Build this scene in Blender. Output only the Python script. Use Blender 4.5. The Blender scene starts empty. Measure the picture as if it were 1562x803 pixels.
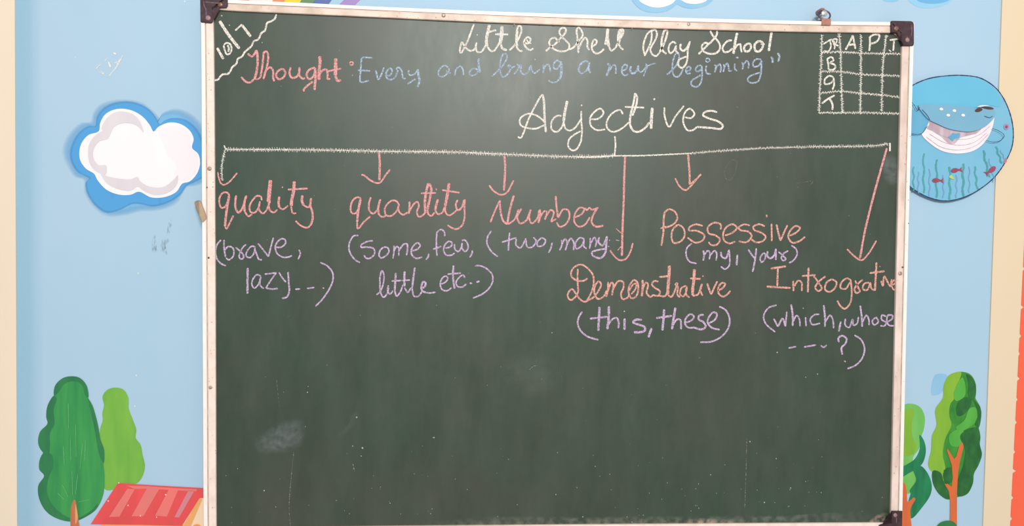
import bpy, bmesh, math, random
from mathutils import Vector
random.seed(7)

# ------------------------------------------------------------------ camera, light, exposure
sc = bpy.context.scene
COL = sc.collection
F, CX, CY = 1250.0, 781.0, 401.5
YAW, PITCH, ROLL = 0.06942693, -0.03288822, 0.01584758
CAM = Vector((-0.18957239, -1.42938254, 1.51948185))
cyw, syw, cp, sp, cr, sr = math.cos(YAW), math.sin(YAW), math.cos(PITCH), math.sin(PITCH), math.cos(ROLL), math.sin(ROLL)
FW = Vector((syw * cp, cyw * cp, sp))
R0 = Vector((cyw, -syw, 0))
U0 = R0.cross(FW)
RT = cr * R0 + sr * U0
UP = -sr * R0 + cr * U0
cd = bpy.data.cameras.new('camera')
cd.sensor_width = 36.0
cd.lens = 36.0 * F / 1562.0
cd.clip_start = 0.02
cam = bpy.data.objects.new('camera', cd)
COL.objects.link(cam)
from mathutils import Matrix
M3 = Matrix((RT, UP, -FW)).transposed()
cam.matrix_world = Matrix.Translation(CAM) @ M3.to_4x4()
sc.camera = cam

w = bpy.data.worlds.new('room_light')
sc.world = w
w.use_nodes = True
bg = w.node_tree.nodes['Background']
bg.inputs[0].default_value = (1.0, 0.985, 0.965, 1)
bg.inputs[1].default_value = 0.50


def area(name, loc, target, sx, sy, energy, color=(1, 1, 1)):
    l = bpy.data.lights.new(name, 'AREA')
    l.shape = 'RECTANGLE'
    l.size, l.size_y, l.energy, l.color = sx, sy, energy, color
    o = bpy.data.objects.new(name, l)
    COL.objects.link(o)
    o.location = loc
    d = Vector(target) - Vector(loc)
    o.rotation_euler = d.to_track_quat('-Z', 'Y').to_euler()
    return o


area('ceiling_lamp', (0.10, -3.3, 2.72), (-0.1, 0, 1.5), 0.80, 0.5, 94, (1, 0.98, 0.95))
area('added_right_lamp', (1.9, -2.6, 2.7), (0.2, 0, 1.4), 1.2, 0.8, 3.5, (1, 0.98, 0.96))  # unseen lamp added at upper right to turn the whale shadow left

sc.view_settings.view_transform = 'Standard'
sc.view_settings.look = 'None'
sc.view_settings.gamma = 1
sc.view_settings.use_curve_mapping = False
sc.view_settings.exposure = 0.0

# ------------------------------------------------------------------ helpers
YB = -0.030      # writing surface of the chalkboard (wall face is y = 0)


def at(px, py, y):
    d = FW + RT * ((px - CX) / F) - UP * ((py - CY) / F)
    t = (y - CAM.y) / d.y
    return CAM + d * t


def lin(c):
    c = c / 255.0
    return c / 12.92 if c <= 0.04045 else ((c + 0.055) / 1.055) ** 2.4


def rgb(c, k=0.9):
    return (lin(c[0]) * k, lin(c[1]) * k, lin(c[2]) * k, 1)


MATS = {}


def paint(name, c, var=0.10, scale=30, stretch=(1, 1, 0.25), rough=0.55, spec=0.3, k=0.9, second=None, bump=0.0, metal=0.0):
    """procedural paint: base colour with brushy noise"""
    if name in MATS:
        return MATS[name]
    m = bpy.data.materials.new(name)
    m.use_nodes = True
    nt = m.node_tree
    b = nt.nodes['Principled BSDF']
    b.inputs['Roughness'].default_value = rough
    b.inputs['Metallic'].default_value = metal
    b.inputs['Specular IOR Level'].default_value = spec
    tc = nt.nodes.new('ShaderNodeTexCoord')
    mp = nt.nodes.new('ShaderNodeMapping')
    mp.inputs['Scale'].default_value = stretch
    nz = nt.nodes.new('ShaderNodeTexNoise')
    nz.inputs['Scale'].default_value = scale
    nz.inputs['Detail'].default_value = 5
    ra = nt.nodes.new('ShaderNodeValToRGB')
    a = rgb(c, k)
    s = rgb(second, k) if second else tuple(v * (1 - 2 * var) for v in a[:3]) + (1,)
    ra.color_ramp.elements[0].position = 0.32
    ra.color_ramp.elements[1].position = 0.62
    ra.color_ramp.elements[0].color = s
    ra.color_ramp.elements[1].color = a
    nt.links.new(tc.outputs['Object'], mp.inputs[0])
    nt.links.new(mp.outputs[0], nz.inputs['Vector'])
    nt.links.new(nz.outputs['Fac'], ra.inputs[0])
    nt.links.new(ra.outputs[0], b.inputs['Base Color'])
    if bump:
        bp = nt.nodes.new('ShaderNodeBump')
        bp.inputs['Strength'].default_value = bump
        bp.inputs['Distance'].default_value = 0.002
        nt.links.new(nz.outputs['Fac'], bp.inputs['Height'])
        nt.links.new(bp.outputs[0], b.inputs['Normal'])
    MATS[name] = m
    return m


def chalk(name, c, lo=0.30, hi=0.52, amin=0.30, scale=420):
    """dry chalk: grainy, lets the board show between the grains"""
    if name in MATS:
        return MATS[name]
    m = bpy.data.materials.new(name)
    m.use_nodes = True
    nt = m.node_tree
    b = nt.nodes['Principled BSDF']
    b.inputs['Roughness'].default_value = 0.95
    b.inputs['Specular IOR Level'].default_value = 0.05
    b.inputs['Base Color'].default_value = rgb(c, 1.0)
    tc = nt.nodes.new('ShaderNodeTexCoord')
    nz = nt.nodes.new('ShaderNodeTexNoise')
    nz.inputs['Scale'].default_value = scale
    nz.inputs['Detail'].default_value = 3
    ra = nt.nodes.new('ShaderNodeValToRGB')
    ra.color_ramp.elements[0].position = lo
    ra.color_ramp.elements[1].position = hi
    ra.color_ramp.elements[0].color = (amin, amin, amin, 1)
    ra.color_ramp.elements[1].color = (1, 1, 1, 1)
    nt.links.new(tc.outputs['Object'], nz.inputs['Vector'])
    nt.links.new(nz.outputs['Fac'], ra.inputs[0])
    nt.links.new(ra.outputs[0], b.inputs['Alpha'])
    MATS[name] = m
    return m


def smear(name, c, strength=0.35, scale=120, lo=0.35, hi=0.7, stretch=(1, 1, 1)):
    """rubbed chalk dust: coverage from the mesh's own 'cover' attribute times noise"""
    if name in MATS:
        return MATS[name]
    m = bpy.data.materials.new(name)
    m.use_nodes = True
    nt = m.node_tree
    b = nt.nodes['Principled BSDF']
    b.inputs['Roughness'].default_value = 0.95
    b.inputs['Specular IOR Level'].default_value = 0.0
    b.inputs['Base Color'].default_value = rgb(c, 1.0)
    tc = nt.nodes.new('ShaderNodeTexCoord')
    mp = nt.nodes.new('ShaderNodeMapping')
    mp.inputs['Scale'].default_value = stretch
    nz = nt.nodes.new('ShaderNodeTexNoise')
    nz.inputs['Scale'].default_value = scale
    nz.inputs['Detail'].default_value = 6
    mr = nt.nodes.new('ShaderNodeMapRange')
    mr.inputs[1].default_value = lo
    mr.inputs[2].default_value = hi
    at_ = nt.nodes.new('ShaderNodeAttribute')
    at_.attribute_name = 'cover'
    mu = nt.nodes.new('ShaderNodeMath')
    mu.operation = 'MULTIPLY'
    m2 = nt.nodes.new('ShaderNodeMath')
    m2.operation = 'MULTIPLY'
    m2.inputs[1].default_value = strength
    nt.links.new(tc.outputs['Object'], mp.inputs[0])
    nt.links.new(mp.outputs[0], nz.inputs['Vector'])
    nt.links.new(nz.outputs['Fac'], mr.inputs[0])
    nt.links.new(mr.outputs[0], mu.inputs[0])
    nt.links.new(at_.outputs['Fac'], mu.inputs[1])
    nt.links.new(mu.outputs[0], m2.inputs[0])
    nt.links.new(m2.outputs[0], b.inputs['Alpha'])
    MATS[name] = m
    return m


def link(name, me, mat, parent=None):
    o = bpy.data.objects.new(name, me)
    COL.objects.link(o)
    if mat:
        me.materials.append(mat)
    if parent:
        o.parent = parent
        o.matrix_parent_inverse = Matrix.Translation(-parent.location)
    return o


def bm_obj(name, bm, mat, parent=None):
    me = bpy.data.meshes.new(name)
    bm.normal_update()
    bm.to_mesh(me)
    bm.free()
    return link(name, me, mat, parent)


def thing(name, label, cat, loc, group=None):
    o = bpy.data.objects.new(name, None)
    o.empty_display_size = 0.05
    COL.objects.link(o)
    o.location = loc
    tag(o, label, cat, group)
    return o


def tag(o, label, cat=None, group=None, kind=None):
    if label:
        o['label'] = label
    if cat:
        o['category'] = cat
    if group:
        o['group'] = group
    if kind:
        o['kind'] = kind
    return o


def spline(pts, closed=False, step=1.2):
    """Catmull-Rom through 2-D points"""
    n = len(pts)
    if n < 3:
        a, b = pts[0], pts[-1]
        k = max(2, int(math.hypot(b[0] - a[0], b[1] - a[1]) / step))
        return [(a[0] + (b[0] - a[0]) * i / k, a[1] + (b[1] - a[1]) * i / k) for i in range(k + 1)]
    out = []
    rng = range(n) if closed else range(n - 1)
    for i in rng:
        p1, p2 = pts[i], pts[(i + 1) % n]
        p0 = pts[(i - 1) % n] if closed or i > 0 else (2 * p1[0] - p2[0], 2 * p1[1] - p2[1])
        p3 = pts[(i + 2) % n] if closed or i + 2 < n else (2 * p2[0] - p1[0], 2 * p2[1] - p1[1])
        k = max(2, int(math.hypot(p2[0] - p1[0], p2[1] - p1[1]) / step))
        # centripetal-ish knots keep sharp turns from looping
        def d(a, b):
            return max(1e-3, math.hypot(a[0] - b[0], a[1] - b[1]) ** 0.5)
        t0 = 0; t1 = t0 + d(p0, p1); t2 = t1 + d(p1, p2); t3 = t2 + d(p2, p3)
        for j in range(k):
            t = t1 + (t2 - t1) * j / k
            r = []
            for c in (0, 1):
                A1 = (t1 - t) / (t1 - t0) * p0[c] + (t - t0) / (t1 - t0) * p1[c]
                A2 = (t2 - t) / (t2 - t1) * p1[c] + (t - t1) / (t2 - t1) * p2[c]
                A3 = (t3 - t) / (t3 - t2) * p2[c] + (t - t2) / (t3 - t2) * p3[c]
                B1 = (t2 - t) / (t2 - t0) * A1 + (t - t0) / (t2 - t0) * A2
                B2 = (t3 - t) / (t3 - t1) * A2 + (t - t1) / (t3 - t1) * A3
                r.append((t2 - t) / (t2 - t1) * B1 + (t - t1) / (t2 - t1) * B2)
            out.append(tuple(r))
    if not closed:
        out.append(pts[-1])
    return out


T = [0, 0, 1.0]


def region(x0, y0, x1, y1, wide):
    T[0], T[1], T[2] = x0, y0, (x1 - x0) / float(wide)


def tp(p):
    return (T[0] + p[0] * T[2], T[1] + p[1] * T[2])


def ribbon(bm, pts, wd, y, jit=0.12, taper=True):
    n = len(pts)
    if n < 2:
        return
    L = []
    Rr = []
    for i in range(n):
        a = pts[max(0, i - 1)]
        b = pts[min(n - 1, i + 1)]
        dx, dy = b[0] - a[0], b[1] - a[1]
        l = math.hypot(dx, dy) or 1
        nx, ny = -dy / l, dx / l
        h = wd * 0.5 * (1 + random.uniform(-jit, jit))
        if taper and (i == 0 or i == n - 1):
            h *= 0.5
        L.append(bm.verts.new(at(pts[i][0] + nx * h, pts[i][1] + ny * h, y)))
        Rr.append(bm.verts.new(at(pts[i][0] - nx * h, pts[i][1] - ny * h, y)))
    for i in range(n - 1):
        bm.faces.new((L[i], L[i + 1], Rr[i + 1], Rr[i]))


def zigzag(bm, pts, amp, y, step=2.2, wd=1.5):
    """a line made thick by scribbling back and forth"""
    base = spline(pts, step=1.0)
    out = []
    sgn = 1
    i = 0
    while i < len(base) - 1:
        a, b = base[max(0, i - 1)], base[min(len(base) - 1, i + 1)]
        dx, dy = b[0] - a[0], b[1] - a[1]
        l = math.hypot(dx, dy) or 1
        k = amp * random.uniform(0.55, 1.1) * sgn
        out.append((base[i][0] - dy / l * k + random.uniform(-.8, .8), base[i][1] + dx / l * k))
        sgn = -sgn
        i += max(1, int(random.uniform(0.5, 1.5) * step))
    ribbon(bm, out, wd, y, 0.3, False)
    ribbon(bm, base, amp * 0.45, y, 0.6)


def poly_px(pts, smooth=True, step=2.5):
    q = [tp(p) for p in pts]
    return spline(q, True, step) if smooth else q


def add_flat(bm, q, y):
    vs = [bm.verts.new(at(p[0], p[1], y)) for p in q]
    f = bm.faces.new(vs)
    bm.normal_update()
    if f.normal.y > 0:
        f.normal_flip()
    bmesh.ops.triangulate(bm, faces=[f])


def add_slab(bm, q, y0, y1, ybase=None):
    """outline q (pixels on plane y1) as a slab from y0 (back) to y1 (front)"""
    P = [at(p[0], p[1], y1) for p in q]
    fr = [bm.verts.new(p) for p in P]
    bk = [bm.verts.new((p.x, y0, p.z)) for p in P]
    n = len(P)
    f = bm.faces.new(fr)
    g = bm.faces.new(bk[::-1])
    for i in range(n):
        bm.faces.new((fr[i], bk[i], bk[(i + 1) % n], fr[(i + 1) % n]))
    bmesh.ops.triangulate(bm, faces=[f, g])
    bmesh.ops.recalc_face_normals(bm, faces=bm.faces[:])


LAYER = {}


def flat(name, pts, mat, parent, lvl, smooth=True, base=0.0, pre=False, step=2.5):
    """one painted patch: a thin film lying on the surface 'base', lvl film layers up"""
    bm = bmesh.new()
    polys = pts if isinstance(pts[0], list) else [pts]
    for i, p in enumerate(polys):
        q = poly_px(p, smooth, step)
        add_flat(bm, q, base - 0.00025 * lvl - 0.00002 * i)
    return bm_obj(name, bm, mat, parent)


def box(bm, x0, x1, y0, y1, z0, z1):
    v = [bm.verts.new((x, y, z)) for x in (x0, x1) for y in (y0, y1) for z in (z0, z1)]
    for f in ((0, 1, 3, 2), (4, 6, 7, 5), (0, 4, 5, 1), (2, 3, 7, 6), (0, 2, 6, 4), (1, 5, 7, 3)):
        bm.faces.new([v[i] for i in f])
    bmesh.ops.recalc_face_normals(bm, faces=bm.faces[:])


def lathe(bm, prof, loc, n=16):
    """profile of (radius, depth towards the viewer) round an axis along -y"""
    rings = []
    for r, h in prof:
        rings.append([bm.verts.new((loc[0] + r * math.cos(2 * math.pi * i / n), loc[1] - h, loc[2] + r * math.sin(2 * math.pi * i / n))) for i in range(n)])
    for a, b in zip(rings, rings[1:]):
        for i in range(n):
            bm.faces.new((a[i], a[(i + 1) % n], b[(i + 1) % n], b[i]))
    bm.faces.new(rings[-1])
    bmesh.ops.recalc_face_normals(bm, faces=bm.faces[:])


def torus(bm, c, R, r, tilt=0.0, sx=1.0, n=28, m=10):
    rings = []
    for i in range(n):
        a = 2 * math.pi * i / n
        ring = []
        for j in range(m):
            b = 2 * math.pi * j / m
            rr = R + r * math.cos(b)
            x, z, y = rr * math.cos(a) * sx, rr * math.sin(a), r * math.sin(b)
            ring.append(bm.verts.new((c[0] + x, c[1] + y * math.cos(tilt) - z * math.sin(tilt), c[2] + z * math.cos(tilt) + y * math.sin(tilt))))
        rings.append(ring)
    for i in range(n):
        for j in range(m):
            bm.faces.new((rings[i][j], rings[(i + 1) % n][j], rings[(i + 1) % n][(j + 1) % m], rings[i][(j + 1) % m]))
    bmesh.ops.recalc_face_normals(bm, faces=bm.faces[:])


def screw(px, py, y, r, mat, parent, name='screw', label=None):
    bm = bmesh.new()
    p = at(px, py, y)
    lathe(bm, [(r, -0.002), (r, 0.0003), (r * .92, 0.0010), (r * .55, 0.0015), (r * .2, 0.0016)], p)
    # slot across the head
    o = bm_obj(name, bm, mat, parent)
    for f in o.data.polygons:
        f.use_smooth = True
    if label:
        tag(o, label)
    return o


def cover_patch(name, pts_px, mat, parent, y, rings=5, gain=2.2, fs=None):
    """soft-edged film: fan of rings with coverage falling to zero at the rim"""
    bm = bmesh.new()
    lay = bm.verts.layers.float.new('cover')
    q = spline(pts_px, True, 6)
    cx = sum(p[0] for p in q) / len(q)
    cy = sum(p[1] for p in q) / len(q)
    prev = None
    for k in range(rings + 1):
        f = fs[k] if fs else 1 - k / float(rings)
        if k == rings:
            v = bm.verts.new(at(cx, cy, y))
            v[lay] = 1.0
            for i in range(len(q)):
                bm.faces.new((prev[i], prev[(i + 1) % len(q)], v))
        else:
            ring = []
            for p in q:
                v = bm.verts.new(at(cx + (p[0] - cx) * f, cy + (p[1] - cy) * f, y))
                v[lay] = min(1.0, (1 - f) * gain)
                ring.append(v)
            if prev:
                for i in range(len(q)):
                    bm.faces.new((prev[i], prev[(i + 1) % len(q)], ring[(i + 1) % len(q)], ring[i]))
            prev = ring
    return bm_obj(name, bm, mat, parent)


# ------------------------------------------------------------------ materials
def sky_wall():
    m = paint('sky_blue_wall_paint', (173, 207, 228), scale=3.0, stretch=(1, 1, 0.6), rough=0.6, spec=0.25, second=(182, 209, 231))
    return m


BEIGE = paint('beige_wall_paint', (236, 214, 182), scale=4, second=(234, 216, 190), rough=0.65)
ORANGE = paint('orange_wall_paint', (255, 108, 78), scale=8, second=(252, 104, 72), rough=0.5)

# ------------------------------------------------------------------ the room's wall
bm = bmesh.new()
box(bm, -2.4, 2.4, 0.0, 0.15, 0.0, 3.0)
wall = bm_obj('wall_back', bm, sky_wall())
tag(wall, 'sky blue painted classroom wall behind the chalkboard', kind='structure')


def trim(name, left_px, right_px, mat, y, label, nicks=None):
    """a vertical painted band: edges given as ((x,y) top, (x,y) bottom) pixels or a metre value"""
    bm = bmesh.new()

    def edge(e, z):
        if not isinstance(e, tuple):
            return e
        a, b = at(e[0][0], e[0][1], y), at(e[1][0], e[1][1], y)
        return a.x + (b.x - a.x) * (z - a.z) / (b.z - a.z)
    box(bm, 0, 1, y, -0.0001, 0, 1)
    bm.free()
    bm = bmesh.new()
    zs = [0.0 + 3.0 * i / 1500 for i in range(1501)]
    fr = []
    for z in zs:
        xl, xr = edge(left_px, z), edge(right_px, z)
        if nicks:
            for nz, nd in nicks:
                if abs(z - nz) < 0.0035:
                    xl += nd * 1.3 * (1 - abs(z - nz) / 0.0035)
        fr.append((xl, xr, z))
    vs = [[bm.verts.new((xl, y, z)), bm.verts.new((xr, y, z)), bm.verts.new((xr, 0.001, z)), bm.verts.new((xl, 0.001, z))] for xl, xr, z in fr]
    for a, b in zip(vs, vs[1:]):
        for i in range(4):
            bm.faces.new((a[i], a[(i + 1) % 4], b[(i + 1) % 4], b[i]))
    bm.faces.new(vs[0]); bm.faces.new(vs[-1])
    bmesh.ops.recalc_face_normals(bm, faces=bm.faces[:])
    o = bm_obj(name, bm, mat)
    tag(o, label, kind='structure')
    return o


trim('trim_1', -2.38, ((22.4, 0), (26, 803)), paint('cream_wall_paint', (246, 228, 204), scale=4, second=(240, 222, 198), rough=.65), -0.0015, 'beige vertical band at the left end of the blue wall')
trim('trim_2', ((1529, 0), (1499.6, 803)), 2.38, BEIGE, -0.003, 'beige vertical band between blue wall and orange band')
nk = []
for py, d in ((469, .004), (513, .003), (578, .004), (645, .0025), (719, .005), (760, .003), (792, .003), (540, .002), (610, .002), (690, .0025), (410, .003), (350, .002)):
    nk.append((at(1545, py, -0.0035).z, d))
trim('trim_3', ((1571, 200), (1541, 803)), 2.38, ORANGE, -0.0036, 'orange vertical band at the right end of the wall', nk)

# ------------------------------------------------------------------ the painted mural
HALO = paint('pale_blue_halo_paint', (143, 193, 228), scale=20, second=(158, 202, 231))
MIDB = paint('mid_blue_cloud_outline_paint', (94, 164, 219), scale=22, second=(112, 178, 226))  # outline blue of the mural clouds
WHITE = paint('white_cloud_paint', (255, 250, 251), scale=12, second=(253, 244, 246))
GREYC = paint('lilac_grey_cloud_paint', (224, 214, 221), scale=25, second=(232, 224, 229))
PINKC = paint('pinkish_white_cloud_paint', (253, 240, 244), scale=15, second=(253, 244, 246))

SHALO = smear('soft_pale_blue_paint', (128, 186, 226), .92, 30, -.1, .42, (1, 1, .5))
SMID = smear('soft_mid_blue_paint', (90, 162, 217), .98, 40, -.4, .40, (1, 1, .5))
SEDGE = smear('soft_turquoise_tint', (164, 209, 226), .45, 10, -1, .2)


def soft(name, pts, mat, parent, lvl, fs, gain):
    return cover_patch(name, poly_px(pts), mat, parent, -0.00025 * lvl, len(fs) - 1, gain, fs)


loc = at(213, 235, 0)
cl = thing('painted_cloud', 'white cloud with blue outline painted on the wall left of the chalkboard', 'painted cloud', loc)
region(60, 120, 340, 400, 803)
soft('outer_halo', [(98, 330), (105, 280), (135, 230), (180, 192), (222, 186), (232, 150), (262, 112), (320, 92), (380, 88), (450, 102), (500, 140), (530, 168), (538, 150), (575, 133), (610, 130), (655, 145), (692, 172), (715, 200), (745, 260), (745, 440), (690, 470), (640, 480), (610, 540), (560, 570), (500, 582), (440, 585), (370, 602), (290, 604), (230, 560), (195, 500), (190, 445), (150, 430), (120, 385)], SHALO, cl, 1, (1, .97, .93, .86, .6, 0), 8)
soft('blue_outline', [(130, 325), (142, 280), (170, 235), (215, 205), (242, 205), (250, 165), (285, 122), (350, 98), (420, 102), (480, 132), (515, 175), (528, 198), (545, 185), (575, 172), (640, 177), (690, 217), (715, 260), (740, 330), (735, 420), (690, 450), (650, 470), (622, 508), (565, 545), (500, 562), (440, 552), (405, 552), (350, 578), (290, 590), (240, 556), (205, 500), (200, 455), (215, 440), (165, 410), (138, 370)], SMID, cl, 2, (1, .975, .95, .9, .6, 0), 20)
flat('white_body', [(175, 322), (185, 282), (215, 247), (260, 230), (266, 195), (290, 155), (340, 133), (400, 138), (450, 165), (483, 203), (500, 232), (520, 212), (570, 192), (620, 200), (660, 230), (675, 265), (668, 303), (695, 330), (703, 370), (690, 415), (658, 450), (625, 460), (600, 495), (550, 518), (490, 520), (435, 495), (400, 508), (350, 508), (295, 487), (255, 445), (240, 417), (205, 395), (180, 360)], WHITE, cl, 3)
flat('pink_lobe', [(520, 235), (570, 208), (625, 214), (655, 242), (662, 300), (688, 332), (693, 380), (670, 425), (630, 445), (590, 430), (600, 380), (560, 330), (540, 280)], PINKC, cl, 4)
flat('grey_shading', [[(272, 222), (290, 180), (330, 148), (375, 145), (420, 163), (445, 198), (456, 236), (432, 210), (400, 196), (360, 196), (325, 213), (303, 256), (292, 232)],
                      [(213, 330), (220, 282), (250, 245), (292, 226), (302, 240), (300, 262), (262, 275), (237, 310), (236, 345), (258, 378), (292, 380), (290, 418), (250, 407), (222, 375)],
                      [(268, 413), (300, 428), (350, 438), (400, 440), (430, 430), (442, 450), (480, 472), (540, 475), (585, 445), (606, 422), (600, 465), (560, 500), (500, 508), (450, 487), (430, 472), (400, 490), (340, 482), (292, 455)]], GREYC, cl, 5)

# clouds cut by the top of the picture
c2 = thing('painted_cloud', 'white painted cloud showing just above the middle of the chalkboard top rail', 'painted cloud', at(1030, -20, 0))
region(960, 0, 1110, 45, 1562)
flat('blue_outline', [(-10, -300), (0, -120), (40, 0), (130, 110), (250, 180), (400, 200), (560, 185), (680, 130), (760, 70), (830, 105), (950, 135), (1100, 122), (1250, 70), (1340, -20), (1420, -200), (1200, -620), (700, -800), (250, -650)], paint('soft_blue_outline_paint', (135, 190, 224), scale=20, second=(150, 200, 228)), c2, 2)
flat('white_body', [(100, -150), (150, 0), (280, 85), (430, 120), (560, 105), (680, 55), (752, -10), (820, 0), (900, 45), (1040, 62), (1150, 45), (1235, 0), (1280, -150), (1100, -480), (700, -650), (300, -520)], WHITE, c2, 3)
c3 = thing('painted_cloud', 'blue-edged painted cloud mostly above the frame near the top right corner', 'painted cloud', at(1422, -20, 0))
region(1340, 0, 1562, 90, 1562)
flat('outer_halo', [(290, -60), (330, 15), (370, 48), (450, 82), (560, 88), (680, 65), (780, 10), (830, -80), (760, -300), (560, -380), (350, -280)], paint('pale_blue_halo_paint_light', (150, 205, 236), scale=20, second=(158, 210, 238)), c3, 1)
flat('blue_outline', [(370, -60), (420, 5), (500, 32), (600, 38), (720, 18), (790, -30), (760, -200), (560, -300), (400, -220)], paint('bright_blue_cloud_paint', (118, 178, 228), scale=20, second=(110, 185, 225)), c3, 2)
flat('white_body', [(420, -90), (480, -40), (560, -25), (640, -30), (710, -70), (700, -180), (560, -250), (450, -190)], WHITE, c3, 3)
flat('small_lobe', [(10, -60), (60, 8), (120, 22), (200, 12), (250, -50), (200, -160), (90, -180)], paint('pale_blue_halo_paint_mid', (140, 195, 232), scale=20, second=(158, 210, 238)), c3, 1)

# rainbow stripes above the top left
rb = thing('painted_rainbow', 'lower ends of a painted rainbow above the chalkboard top left', 'painted rainbow', at(450, 0, 0))
region(350, 0, 570, 30, 1562)
for lab, c, x0, x1, sl in (('brown stripe', (196, 146, 130), 100, 216, -10), ('white stripe', (250, 236, 232), 216, 470, -14), ('orange stripe', (232, 150, 110), 470, 603, -20),
                           ('yellow stripe', (250, 220, 74), 603, 778, -20), ('green stripe', (110, 150, 112), 778, 930, -26), ('blue stripe', (98, 118, 176), 930, 1108, -30), ('violet stripe', (176, 148, 206), 1238, 1416, -40)):
    s = -sl / 40.0
    o = flat('color_band', [(x0 + s * 700, -700), (x1 + s * 700, -700), (x1, 0), (x1 - s * 90, 90), (x0 - s * 90, 90), (x0, 0)], paint('rainbow_' + lab.replace(' ', '_'), c, var=0.04), rb, 1, smooth=False)
    tag(o, 'painted rainbow ' + lab)

# left trees
DG = paint('dark_green_tree_paint', (66, 162, 84), scale=55, stretch=(1, 1, 0.12), second=(46, 138, 80))
DG2 = paint('deep_green_edge_paint', (46, 120, 78), scale=50, stretch=(1, 1, .3), second=(54, 136, 80))
LG = paint('light_green_tree_paint', (130, 190, 74), scale=45, stretch=(1, 1, 0.2), second=(112, 178, 72))
TRK = paint('brown_orange_trunk_paint', (206, 124, 84), scale=60, second=(190, 104, 80))
region(0, 540, 340, 803, 1038)
t2 = thing('painted_tree', 'slim light green tree painted behind the dark green tree at left', 'painted tree', at(185, 745, 0))
flat('crown', [(535, 158), (575, 167), (598, 205), (600, 255), (618, 305), (635, 355), (632, 392), (655, 425), (664, 470), (675, 525), (662, 575), (635, 605), (570, 605), (530, 633), (490, 633), (470, 560), (462, 450), (466, 350), (478, 310), (476, 280), (484, 240), (477, 200), (500, 168)], LG, t2, 1)
t1 = thing('painted_tree', 'tall dark green tree with lobed crown painted on the lower left wall', 'painted tree', at(113, 803, 0))
flat('crown', [(330, 105), (372, 113), (404, 150), (411, 205), (430, 240), (446, 290), (458, 340), (468, 400), (485, 450), (482, 510), (487, 570), (480, 660), (450, 722), (400, 760), (340, 782), (270, 770), (215, 735), (182, 675), (178, 615), (205, 568), (183, 540), (186, 490), (200, 460), (178, 420), (186, 365), (221, 325), (215, 295), (222, 240), (252, 195), (256, 150), (290, 115)], DG, t1, 2)
o = flat('crown_edge', [[(178, 420), (186, 365), (221, 325), (215, 295), (222, 240), (252, 195), (262, 210), (250, 260), (252, 330), (232, 370), (232, 430), (225, 470), (200, 460)],
                        [(183, 540), (186, 490), (205, 462), (240, 470), (245, 530), (225, 580), (218, 640), (240, 700), (290, 748), (345, 770), (420, 735), (455, 700), (450, 722), (400, 760), (340, 782), (270, 770), (215, 735), (182, 675), (178, 615), (205, 568)],
                        [(252, 195), (256, 150), (290, 115), (330, 105), (372, 113), (404, 150), (411, 205), (395, 190), (385, 150), (350, 128), (300, 140), (272, 180)],
                        [(411, 210), (430, 240), (446, 290), (458, 340), (468, 400), (485, 450), (482, 510), (466, 480), (452, 420), (440, 350), (425, 280)]], DG2, t1, 3)
bm = bmesh.new()
for a, b in (((338, 660), (335, 545)), ((318, 668), (290, 610)), ((300, 680), (268, 648)), ((352, 655), (362, 560)), ((365, 690), (420, 680)), ((330, 500), (328, 390)), ((300, 520), (295, 430)), ((372, 540), (385, 420)), ((355, 480), (352, 330)), ((320, 350), (318, 230)), ((395, 500), (398, 400))):
    ribbon(bm, spline([tp(a), tp(b)], step=2), 1.0, -0.0011, .3)
bm_obj('brush_stroke', bm, paint('pale_green_stroke_paint', (104, 182, 116), var=.05), t1)
flat('trunk', [(330, 860), (328, 803), (331, 720), (341, 685), (349, 680), (357, 715), (366, 780), (372, 860)], TRK, t1, 4)
flat('trunk_highlight', [(352, 700), (357, 720), (362, 765), (352, 795), (350, 760)], paint('light_orange_paint', (232, 170, 110), var=.04), t1, 5)

# house
RED = paint('red_roof_paint', (243, 88, 88), scale=30, second=(226, 82, 84))
PIK = paint('salmon_roof_stripe_paint', (244, 124, 118), scale=26, second=(222, 128, 124))
h = thing('painted_house', 'painted house with a red striped roof at the lower left edge of the chalkboard', 'painted house', at(240, 803, 0))
region(120, 720, 330, 803, 1562)
flat('wall_paint', [(265, 585), (1180, 590), (1380, 300), (1560, 300), (1560, 1100), (265, 1100)], paint('cream_house_paint', (250, 222, 190), scale=20, second=(246, 212, 178)), h, 2, smooth=False)
flat('eave', [[(255, 592), (1185, 604), (1185, 640), (255, 640)], [(1368, 300), (1404, 310), (1265, 640), (1170, 640)]], paint('pale_orange_eave_paint', (242, 178, 112), scale=20, second=(240, 168, 104)), h, 3, smooth=False)
flat('roof', [(445, 128), (940, 160), (1412, 186), (1560, 192), (1520, 300), (1372, 300), (1172, 617), (700, 605), (135, 598)], RED, h, 4, smooth=False)
flat('roof_stripe', [[(550, 160), (790, 165), (1100, 188), (1345, 200), (1335, 222), (1080, 212), (780, 192), (630, 196)],
                     [(552, 195), (636, 200), (462, 512), (345, 515)], [(785, 170), (925, 180), (735, 505), (600, 507)], [(1030, 190), (1132, 200), (1002, 510), (866, 500)]], PIK, h, 5, smooth=False)
flat('narrow_roof_stripe', [(1240, 222), (1308, 226), (1140, 520), (1086, 518)], paint('mauve_stripe_paint', (222, 140, 150), var=.05), h, 5, smooth=False)
flat('doorway_arch', [(1285, 660), (1300, 612), (1340, 597), (1378, 610), (1390, 660)], paint('orange_arch_paint', (240, 165, 90), var=.04), h, 5)
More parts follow.
